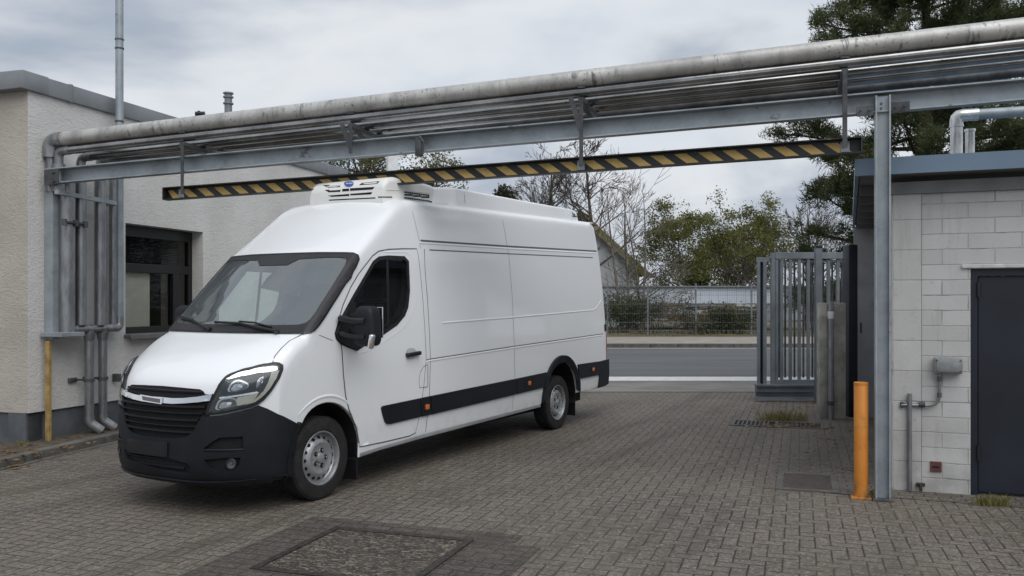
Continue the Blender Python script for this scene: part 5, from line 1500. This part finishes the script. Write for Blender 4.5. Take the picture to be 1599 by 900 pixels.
gbar(1210, 1332, 593, 600.5, 0, .06, 'bottom_rail'); gbar(1210, 1329, 394.5, 404.5, 0, .07, 'top_rail'); gbar(1182, 1213, 402.5, 409.5, .01, .06, 'top_rail')
gbar(1212, 1328, 406.5, 410, .03, .04, 'top_rail')
for x0, x1 in ((1183, 1187), (1191.5, 1197)): gbar(x0, x1, 408, 601, 0, .06, 'end_post')
gbar(1187.5, 1191, 410, 600, .04, .02, 'dark_strip', 'navygate')
gbar(1204, 1209.5, 396, 601, -.02, .08, 'stile')
for x in (1213, 1221, 1234.5, 1248.5, 1262.5): gbar(x - 2.3, x + 2.3, 405, 594, 0, .045)
for x in (1294, 1308.5, 1322): gbar(x - 2.5, x + 2.5, 405, 600, .02, .045)
for x in (1217, 1226.5, 1241, 1255, 1269, 1286, 1300, 1315): gbar(x - 1.3, x + 1.3, 409, 590, .22, .03, 'rear_bar', 'galvdark')
gp = thing('gate_post', 'tall grey square post with dark cap guiding the sliding gate', 'post', (G(1278, 640, -.35).x, YG - .35, 0))
bm = NB(); a = G(1278, 388, -.35); box(bm, V((a.x, YG - .35, a.z / 2)), .10, .10, a.z, 0, .004); obj('post', bm, M['gategrey'], gp)
bm = NB(); box(bm, V((a.x, YG - .35, a.z + .02)), .105, .105, .045, 0, .004); obj('cap', bm, M['black'], gp)
# concrete upright with pipe
cp = gnd(1299, 654)
t = thing('concrete_post', 'weathered pair of concrete slabs standing upright in front of the sliding gate', 'concrete post', cp)
zt = at(1299, 473, cp.y).z
bm = NB(); 
for px, wd_ in ((1284.5, 13.5), (1308.5, 21)):
    a = at(px, 500, cp.y); box(bm, V((a.x, cp.y, zt / 2)), wd_ / FPX * cp.y, .12, zt, 0, .012)
obj('slab', bm, M['concrete'], t, smooth=.5)
bm = NB(); a = at(1297, 473, cp.y - .08); tube(bm, [V((a.x, cp.y - .10, 0)), V((a.x, cp.y - .10, zt + .02))], .040, 14); pi = obj('pipe', bm, M['zinc'], t, smooth=.9)
bm = NB(); tube(bm, [V((a.x, cp.y - .10, zt - .12)), V((a.x, cp.y - .10, zt - .22))], .043, 14); obj('label_band', bm, M['white'], pi, smooth=.9)
bm = NB(); tube(bm, [V((a.x, cp.y - .10, .20)), V((a.x, cp.y - .10, .26))], .046, 14); tube(bm, [V((a.x, cp.y - .14, .23)), V((a.x, cp.y - .17, .23))], .02, 8); obj('pipe_clamp', bm, M['galvdark'], pi, smooth=.9)
# dark gate panel post by the shed
dp = gnd(1337, 652)
t = thing('gate_cabinet', 'tall narrow dark navy panel between the concrete post and the shed', 'gate panel', dp)
zt = at(1337, 382, dp.y).z
bm = NB(); a, b = at(1326, 500, dp.y), at(1344, 500, dp.y); box(bm, V(((a.x + b.x) / 2, dp.y + .12, zt / 2)), b.x - a.x, .24, zt, 0, .015); obj('panel', bm, M['navygate'], t, smooth=.5)
for px, dy in ((1346.5, .05), (1351, .12)):
    bm = NB(); a = at(px, 500, dp.y + dy); tube(bm, bend([V((a.x, dp.y + dy, 0)), V((a.x, dp.y + dy, zt - .06)), V((a.x - .12, dp.y + dy, zt - .02))], .08, 4), .016, 8); obj('guide_rod', bm, M['galvdark'], t, smooth=.8)
bm = NB(); a = at(1348, 512, dp.y); box(bm, V((a.x, dp.y + .02, at(1348, 512, dp.y).z)), .09, .08, .16, 0, .01); obj('latch', bm, M['black'], t)
#==NEXT==
# ================================================================ FAR SIDE OF THE ROAD
YF = 38.2
fe = thing('mesh_fence', 'grey wire mesh fence with slim posts beyond the road', 'fence', (4, YF, .12))
fz = at(1000, 447.5, YF).z
px = 950 - 88 * 6; k = 0
for px in [949 - 87.5 * 5, 949 - 87.5 * 4, 949 - 87.5 * 3, 949 - 87.5 * 2, 949 - 87.5, 949, 1012, 1087, 1174, 1261, 1348, 1435, 1522, 1610]:
    bm = NB(); a = at(px, 500, YF); box(bm, V((a.x, YF, fz / 2 + .06)), .07, .06, fz + .05, 0, .005); tube(bm, [V((a.x, YF, fz + .08)), V((a.x, YF, fz + .13))], .04, 8); obj('post', bm, M['greywire'], fe)
bm = NB(); x0, x1 = at(500, 0, YF).x, at(1610, 0, YF).x; x = x0
def wire(a, b, w): 
    a, b = V(a), V(b)
    if abs(a.x - b.x) < 1e-6: q = [a + V((-w, 0, 0)), a + V((w, 0, 0)), b + V((w, 0, 0)), b + V((-w, 0, 0))]
    else: q = [a + V((0, 0, -w)), b + V((0, 0, -w)), b + V((0, 0, w)), a + V((0, 0, w))]
    prism(bm, q, V((0, 2 * w, 0)))
while x < x1: wire((x, YF - .04, .16), (x, YF - .04, fz), .0024); x += .10
for z in (.2, .4, .75, 1.15, 1.55, 1.95, 2.15, fz): wire((x0, YF - .055, z), (x1, YF - .055, z), .007)
obj('wire_panel', bm, M['greywire'], fe)
# long pale shed wall behind the fence
YS = 43.5
sd_ = thing('long_shed', 'long low pale blue corrugated shed behind the mesh fence', 'shed', (14, YS, .1))
bm = NB(); a, b = at(940, 448, YS), at(1420, 448, YS); z0, z1 = at(0, 500, YS).z, at(0, 448.5, YS).z
box(bm, V(((a.x + b.x) / 2, YS + 2, (at(0, 474, YS).z + z1) / 2)), b.x - a.x, 4, z1 - at(0, 474, YS).z); obj('wall', bm, M['shedwall'], sd_)
bm = NB(); box(bm, V(((a.x + b.x) / 2, YS + 2.1, at(0, 487, YS).z)), b.x - a.x - .1, 4, at(0, 474, YS).z - at(0, 500, YS).z); obj('base_wall', bm, plain('shed_base_grey', (.34, .355, .375), .8, var=.25, scale=.7), sd_)
bm = NB(); beam(bm, V((a.x - .1, YS - .05, z1 + .03)), V((b.x + .1, YS - .05, z1 + .03)), .2, .06); obj('roof_edge', bm, M['coping'], sd_)
# timber and junk heap
rnd = random.Random(21); bm = NB(); 
for k in range(26):
    px = rnd.uniform(1050, 1180); Y = rnd.uniform(40.0, 42.5); c = at(px, rnd.uniform(476, 500), Y); c.z = max(.2, min(1.5, c.z)); a = rnd.uniform(-.5, .5); L = rnd.uniform(.8, 2.2)
    d = V((math.cos(a), math.sin(a) * .4, rnd.uniform(-.12, .12))) * L / 2; beam(bm, c - d, c + d, rnd.uniform(.08, .2), rnd.uniform(.06, .22), 0, mi=rnd.choice((0, 0, 1, 2)))
o = obj('timber_pile', bm, [M['log'], M['black'], M['housewall']]); tag(o, 'jumbled pile of planks and scrap behind the mesh fence', 'pile', kind='stuff')
# gabled house
YH = 52
hs = thing('gabled_house', 'pale gabled house with a mossy yellow verge, just beyond the rear of the van', 'house', (at(930, 450, YH).x, YH, 0))
pk, ev, el = at(905, 335, YH), at(1012, 432, YH), at(800, 432, YH)
bm = NB(); prism(bm, [V((el.x, YH, 0)), V((ev.x - .5, YH, 0)), V((ev.x - .5, YH, ev.z + .3)), V((pk.x, YH, pk.z - .2)), V((el.x, YH, ev.z))], V((0, 9, 0))); bmesh.ops.recalc_face_normals(bm, faces=bm.faces); obj('wall', bm, M['housewall'], hs)
bm = NB(); beam(bm, pk + V((0, 4.5, .1)), ev + V((0, 4.5, .1)), 9.6, .16); beam(bm, pk + V((0, 4.5, .1)), el + V((0, 4.5, .1)), 9.6, .16); obj('roof', bm, M['roof'], hs)
bm = NB(); beam(bm, pk + V((0, -.35, -.02)), ev + V((0, -.35, -.02)), .1, .42); obj('verge_board', bm, M['verge'], hs)

# ---------------------------------------------------------------- trees
def limb(bm, p, d, L, r, depth, rnd, tips, spread=.6, gravity=.0, nseg=4, curve=.22, mi=0, seg=6, kids=(2, 4), shrink=.62, minr=.004):
    pts = [p.copy()]; rr = [r]; dd = d.normalized()
    for i in range(nseg):
        dd = (dd + V((rnd.gauss(0, curve), rnd.gauss(0, curve), rnd.gauss(0, curve) + gravity)) * .5).normalized()
        pts.append(pts[-1] + dd * L / nseg); rr.append(max(minr * .6, r * (1 - .62 * (i + 1) / nseg)))
    tube(bm, pts, rr, max(3, seg if depth > 2 else (4 if depth > 1 else 3)), cap=False, mi=mi)
    if depth <= 0: tips.append((pts[-1], dd)); return
    n = rnd.randint(*kids) + (1 if depth > 2 else 0)
    for k in range(n):
        f = rnd.uniform(.35, 1.0); i = min(nseg - 1, int(f * nseg)); q = pts[i] + (pts[i + 1] - pts[i]) * (f * nseg - i)
        ax = dd.orthogonal().normalized(); ax.rotate(Matrix.Rotation(rnd.uniform(0, 6.28), 3, dd)); nd = (dd * 1 + ax * spread * rnd.uniform(.6, 1.4)).normalized()
        limb(bm, q, nd, L * shrink * rnd.uniform(.7, 1.15), max(minr, rr[i] * .62), depth - 1, rnd, tips, spread, gravity, max(2, nseg - 1), curve, mi, seg, kids, shrink, minr)
    tips.append((pts[-1], dd))
def leaves(bm, tips, n, size, spread, rnd, elong=1.8):
    for p, d in tips:
        for _ in range(n):
            c = p + V((rnd.gauss(0, spread), rnd.gauss(0, spread), rnd.gauss(0, spread * .8))); L = size * rnd.uniform(.6, 1.3)
            u = V((rnd.gauss(0, 1), rnd.gauss(0, 1), rnd.gauss(0, .7))).normalized(); w = u.orthogonal(); w.rotate(Matrix.Rotation(rnd.uniform(0, 6.28), 3, u)); w = w.normalized() * L / elong
            u = u * L
            bm.faces.new([bm.verts.new(q) for q in (c - u * .5, c + w * .5, c + u * .5, c - w * .5)])
def needles(bm, p, d, n, L, rnd, wid=.010):
    for _ in range(n):
        u = (d * rnd.uniform(.1, 1.1) + V((rnd.gauss(0, .6), rnd.gauss(0, .6), rnd.gauss(.1, .6)))).normalized() * L * rnd.uniform(.6, 1.2)
        w = u.orthogonal(); w.rotate(Matrix.Rotation(rnd.uniform(0, 6.28), 3, u.normalized())); w = w.normalized() * wid
        c = p + V((rnd.gauss(0, .05), rnd.gauss(0, .05), rnd.gauss(0, .05)))
        bm.faces.new([bm.verts.new(q) for q in (c - w, c + u + w * .2, c + w)])
def bare_tree(name, label, px, ypix_top, Y, seed, trunk_r, lean=0, depth=4, spread=.55, frac=.35, mat='bark', base=.1, multi=1, group=None, kids=(2, 4), widest=.5, minr=.007):
    rnd = random.Random(seed); B = at(px, HY, Y); B.z = base; H = at(px, ypix_top, Y).z - base
    t = thing(name, label, 'tree', B, 0, group); tb_, cb_ = NB(), NB(); tips = []
    for m in range(multi):
        p = B + V((rnd.uniform(-.25, .25) * (multi > 1), rnd.uniform(-.2, .2), 0)); n = 9; pts = [p]; d = V((lean + rnd.uniform(-.1, .1), rnd.uniform(-.05, .05), 1)).normalized()
        for i in range(n): d = (d + V((rnd.gauss(0, .05), rnd.gauss(0, .05), .1))).normalized(); pts.append(pts[-1] + d * H * rnd.uniform(.92, 1.0) / n)
        rr = [trunk_r * (1 - .93 * (i / n) ** .9) + .008 for i in range(n + 1)]; tube(tb_, pts, rr, 9, cap=False)
        for k in range(int(20 / multi) + 6):
            f = frac + (1 - frac) * rnd.random(); i = min(n - 1, int(f * n)); q = pts[i].lerp(pts[i + 1], f * n - i)
            a = rnd.uniform(0, 6.28); up = rnd.uniform(.35, 1.1); nd = V((math.cos(a), math.sin(a), up)).normalized()
            limb(cb_, q, nd, H * .30 * (1.12 - f) * widest * 2 * rnd.uniform(.7, 1.2) + .35, rr[i] * .45, depth - 1, rnd, tips, spread, .10, 4, .22, kids=kids, minr=minr)
    obj('trunk', tb_, M[mat], t, smooth=.9); obj('crown', cb_, M[mat], t); return tips, t
bare_tree('bare_tree', 'slim bare tree nearest the roof fairing of the van', 846, 275, 44, 31, .10, 0, 3, .5, .3, minr=.014)
bare_tree('bare_tree', 'tall bare tree with twin stems showing above the hazard barrier', 868, 222, 46, 32, .17, 0, 4, .5, .3, multi=2, minr=.014)
bare_tree('bare_tree', 'tall bare dark tree with wide twiggy crown behind the roof end of the van', 925, 228, 46, 36, .22, 0, 4, .6, .3, minr=.014, widest=.62)
bare_tree('birch_tree', 'thin pale bare tree in front of the gabled house', 981, 282, 41, 35, .09, 0, 3, .4, .15, 'palebark', minr=.012, multi=2, widest=.42)
bare_tree('birch_tree', 'thin bare sapling stems beside the leafy tree over the shed', 1000, 292, 42, 38, .08, .02, 3, .4, .1, 'palebark', minr=.012, multi=2, widest=.45)
bare_tree('bare_tree', 'bare bush-like tree behind the sliding gate top rail', 1268, 318, 40, 37, .10, -.1, 4, .6, .1, minr=.012, multi=3, widest=.6)
def leafy(name, label, px, ytop, Y, seed, wid, mat, nleaf, size, spread, trunk_r=.12, group=None, base=.1, depth=3, frac=.2):
    rnd = random.Random(seed); B = at(px, HY, Y); B.z = base; H = at(px, ytop, Y).z - base
    t = thing(name, label, 'tree', B, 0, group); tb_, cb_ = NB(), NB(); tips = []
    n = 7; pts = [B]; d = V((0, 0, 1))
    for i in range(n): d = (d + V((rnd.gauss(0, .1), rnd.gauss(0, .1), .1))).normalized(); pts.append(pts[-1] + d * H * .93 / n)
    rr = [trunk_r * (1 - .9 * i / n) + .01 for i in range(n + 1)]; tube(tb_, pts, rr, 8, cap=False)
    for k in range(38):
        f = frac + (1 - frac) * rnd.random() ** .8; i = min(n - 1, int(f * n)); q = pts[i].lerp(pts[i + 1], f * n - i); a = rnd.uniform(0, 6.28)
        limb(tb_, q, V((math.cos(a), math.sin(a), rnd.uniform(.3, 1.1))), wid * rnd.uniform(.30, .62) * (1.15 - .5 * f), rr[i] * .5, depth - 1, rnd, tips, .7, .03, 3, .3, minr=.008)
    leaves(cb_, tips, nleaf, size, spread, rnd)
    obj('trunk', tb_, M['bark'], t); obj('crown', cb_, M[mat], t); return t
leafy('leafy_tree', 'bushy yellow-green tree over the pale shed, nearer the van', 1072, 348, 47, 41, 3.8, 'autumn', 30, .13, .16)
leafy('leafy_tree', 'larger yellow-green tree over the pale shed, nearer the sliding gate', 1162, 338, 47.5, 42, 4.6, 'autumn', 32, .13, .17)
leafy('leafy_tree', 'dark green rounded tree behind the two yellow-green trees', 1130, 408, 53, 43, 5.5, 'olive', 24, .17, .32)
leafy('leafy_tree', 'olive green tree rising behind the rendered building roof', 560, 214, 27, 44, 4.6, 'olive', 22, .10, .15, .16, depth=3, frac=.35)
leafy('leafy_tree', 'olive tree glimpsed between the white mast and the hazard barrier', 660, 246, 29, 45, 2.4, 'olive', 16, .10, .14, .14, depth=3, frac=.35)
leafy('topiary_tree', 'small dark tree top just showing above the roof fairing of the van', 818, 291, 40, 46, 1.05, 'darkleaf', 26, .16, .14, .10, depth=2, frac=.86)
def shrub(label, px, ytop, Y, wpx, seed, mat, n=3200, size=.10):
    rnd = random.Random(seed); B = at(px, HY, Y); B.z = .12; H = at(px, ytop, Y).z - .12; w = wpx / FPX * Y / 2
    t = thing('shrub', label, 'shrub', B); sb_, lb_ = NB(), NB(); tips = []
    for k in range(34):
        a = rnd.uniform(0, 6.28); r = rnd.random(); p = B + V((rnd.uniform(-w, w) * .7, rnd.uniform(-.4, .4), 0))
        limb(sb_, p, V(((p.x - B.x) / w * .9 + rnd.gauss(0, .25), rnd.gauss(0, .3), 1)), H * rnd.uniform(.5, .95), .018, 2, rnd, tips, .6, 0, 3, .3, minr=.006)
    k = max(1, n // max(1, len(tips))); leaves(lb_, tips, k, size, .16, rnd)
    obj('stems', sb_, M['bark'], t); obj('foliage', lb_, M[mat], t); return t
shrub('dense dark twiggy shrub behind the fence, right beside the rear corner of the van', 964, 474, 38.9, 52, 51, 'shrub', 5200)
shrub('tall twiggy brown-green shrub in the middle of the fence, right of the dark one', 1030, 468, 38.9, 78, 52, 'dryshrub', 6000, .09)
shrub('rounded grey-green shrub behind the fence near the sliding gate', 1138, 490, 38.8, 74, 53, 'shrub', 7000)
rnd = random.Random(61); bm = NB()
for k in range(9000):
    x = rnd.uniform(-30, 42); y = YF + rnd.uniform(-.55, 1.8); h = rnd.uniform(.06, .30); p = V((x, y, .12)); s = V((rnd.uniform(-1, 1), rnd.uniform(-.3, .3), 0)) * .02; l = V((rnd.uniform(-.15, .15), rnd.uniform(-.1, .1), h))
    bm.faces.new([bm.verts.new(q) for q in (p - s, p + s, p + l)])
o = obj('grass', bm, M['grass']); tag(o, 'rough dry grass along the foot of the mesh fence', 'grass', kind='stuff')
# distant belt of trees
rnd = random.Random(71); bm = NB(); tips = []
for k in range(240):
    x = rnd.uniform(-55, 85); y = rnd.uniform(70, 86); h = 2.2 + 1.4 * mnoise.noise((x * .13, 3.1, 0)) + rnd.uniform(0, 1.0)
    for q in range(5): tips.append((V((x + rnd.gauss(0, .9), y, rnd.uniform(.3, h))), V((0, 0, 1))))
leaves(bm, tips, 14, .5, .6, rnd); o = obj('treeline', bm, M['darkleaf']); tag(o, 'far dark belt of trees on the horizon', 'woods', kind='stuff')
# ---------------------------------------------------------------- the pine behind the shed
def pine(px, Y, ytop, seed):
    rnd = random.Random(seed); B = at(px, HY, Y); B.z = 0; H = at(px, ytop, Y).z
    t = thing('pine_tree', 'large dark pine tree behind the block shed and the gantry', 'tree', B); tb_, cb_ = NB(), NB()
    n = 14; pts = [B]; d = V((0, 0, 1))
    for i in range(n): d = (d + V((rnd.gauss(0, .03), rnd.gauss(0, .03), .15))).normalized(); pts.append(pts[-1] + d * H / n)
    rr = [.165 * (1 - .85 * i / n) + .01 for i in range(n + 1)]; tube(tb_, pts, rr, 10, cap=False)
    tufts = []
    for k in range(96):
        f = .15 + .84 * (k + rnd.random()) / 96; i = min(n - 1, int(f * n)); q = pts[i].lerp(pts[i + 1], f * n - i); a = k * 2.4 + rnd.uniform(-.5, .5)
        L = (2.35 * (1 - max(0, f - .5) * .95) * (0.62 + .38 * min(1, f * 3))) * rnd.uniform(.6, 1.15)
        dd = V((math.cos(a), math.sin(a), rnd.uniform(-.15, .25) + .4 * max(0, f - .6))).normalized(); m = 6; bp = [q]; 
        for j in range(m): dd = (dd + V((rnd.gauss(0, .1), rnd.gauss(0, .1), rnd.gauss(.05, .09)))).normalized(); bp.append(bp[-1] + dd * L / m)
        br = [rr[i] * .34 * (1 - .8 * j / m) + .006 for j in range(m + 1)]; tube(tb_, bp, br, 5, cap=False)
        for j in range(19):
            g = rnd.uniform(.22, 1.0); jj = min(m - 1, int(g * m)); s = bp[jj].lerp(bp[jj + 1], g * m - jj)
            e = (dd + V((rnd.gauss(0, .65), rnd.gauss(0, .65), rnd.gauss(.25, .35)))).normalized(); l = rnd.uniform(.18, .55) * (1.2 - .4 * g)
            e2 = s + e * l; tube(tb_, [s, e2], [.010, .005], 3, cap=False)
            for c_ in range(6): tufts.append((s.lerp(e2, rnd.uniform(.45, 1.05)) + V((rnd.gauss(0, .07), rnd.gauss(0, .07), rnd.gauss(0, .06))), e))
        tufts.append((bp[-1], dd))
    for p, d in tufts: needles(cb_, p, d, 22, .13, rnd, .010)
    obj('trunk', tb_, M['pinebark'], t, smooth=.9); obj('crown', cb_, M['pine'], t)
pine(1418, 16.5, -190, 5)
leafy('leafy_tree', 'dark green tree low behind the stainless flues on the shed roof', 1575, 165, 22, 48, 3.4, 'olive', 24, .09, .22, .14, depth=3, frac=.15)
# white mast behind the van
mp = at(613, HY, 15.5); mp.z = 0
t = thing('white_mast', 'plain pale square mast standing behind the van, between two olive trees', 'mast', mp)
bm = NB(); zt = at(613, 200, 15.5).z; box(bm, V((mp.x, mp.y, zt / 2)), .185, .185, zt, .3, .01); obj('shaft', bm, M['white'], t)
bm = NB(); box(bm, V((mp.x, mp.y, at(613, 216, 15.5).z)), .26, .26, .16, .3, .01); obj('bracket', bm, M['coping'], t)
# ================================================================ camera, sky, light
cd = bpy.data.cameras.new('camera'); cam = bpy.data.objects.new('camera', cd); COL.objects.link(cam)
cam.location = CAMO; cam.rotation_euler = (math.pi / 2, 0, 0)
cd.sensor_width = 36; cd.lens = 36 * FPX / 1599; cd.shift_y = 22 / 1599; cd.clip_start = .05; cd.clip_end = 3000
SC.camera = cam
wd = bpy.data.worlds.new('World'); SC.world = wd; wd.use_nodes = True
nt = wd.node_tree; bg = nt.nodes['Background']
SUN_EL, SUN_AZ = math.radians(52), math.radians(156)       # azimuth measured clockwise from +Y: behind the camera, to its right
sky = nt.nodes.new('ShaderNodeTexSky'); sky.sky_type = 'NISHITA'; sky.sun_disc = False
sky.sun_elevation = SUN_EL; sky.sun_rotation = SUN_AZ; sky.air_density = 1.0; sky.dust_density = 2.0; sky.ozone_density = 1.0
class WM(Mat):
    def __init__(s): s.nt = nt; s._co = nt.nodes.new('ShaderNodeTexCoord').outputs['Generated']
wm = WM()
x, y, z = wm.sep(wm._co)
zz = z.max(.02) + .30
cl = wm.comb(x / zz, y / zz, z * 2.0)                       # cloud layer seen in perspective
n1 = wm.noise(.55, src=wm.mapping(cl, loc=(2.3, .4, 0)), detail=6, rough=.48, dist=.3)
n2 = wm.noise(1.5, src=wm.mapping(cl, loc=(5, 1.7, 3)), detail=7, rough=.5, dist=.3)
cov = (n1 * .7 + n2 * .3)
gap = cov.step(.34, .46)                                    # 0 = thin blue, 1 = cloud
dark = (n1 * .5 + n2 * .5).step(.43, .56)
cc = wm.mix(dark, (8.6, 8.95, 9.4), (4.3, 4.95, 5.95))
thin = wm.mix(.70, sky.outputs[0], (6.6, 7.5, 8.8))
c = wm.mix(gap, thin, cc)
c = wm.mix(z.step(.16, .01) * .45, c, (8.9, 9.1, 9.3))
nt.links.new(c, bg.inputs[0]); bg.inputs[1].default_value = .074
sd = bpy.data.lights.new('sun', 'SUN'); sd.energy = 1.65; sd.angle = math.radians(60); sd.color = (1, .98, .95)
so = bpy.data.objects.new('sun', sd); COL.objects.link(so)
dv = V((math.sin(SUN_AZ) * math.cos(SUN_EL), math.cos(SUN_AZ) * math.cos(SUN_EL), math.sin(SUN_EL)))
so.rotation_euler = dv.to_track_quat('Z', 'Y').to_euler()
SC.view_settings.view_transform = 'Standard'; SC.view_settings.look = 'None'; SC.view_settings.gamma = 1; SC.view_settings.exposure = 0.28
SC.view_settings.use_curve_mapping = False
SC.render.engine = 'CYCLES'
SC.cycles.max_bounces = 7; SC.cycles.transparent_max_bounces = 12; SC.cycles.use_denoising = True
SC.cycles.caustics_reflective = False; SC.cycles.caustics_refractive = False
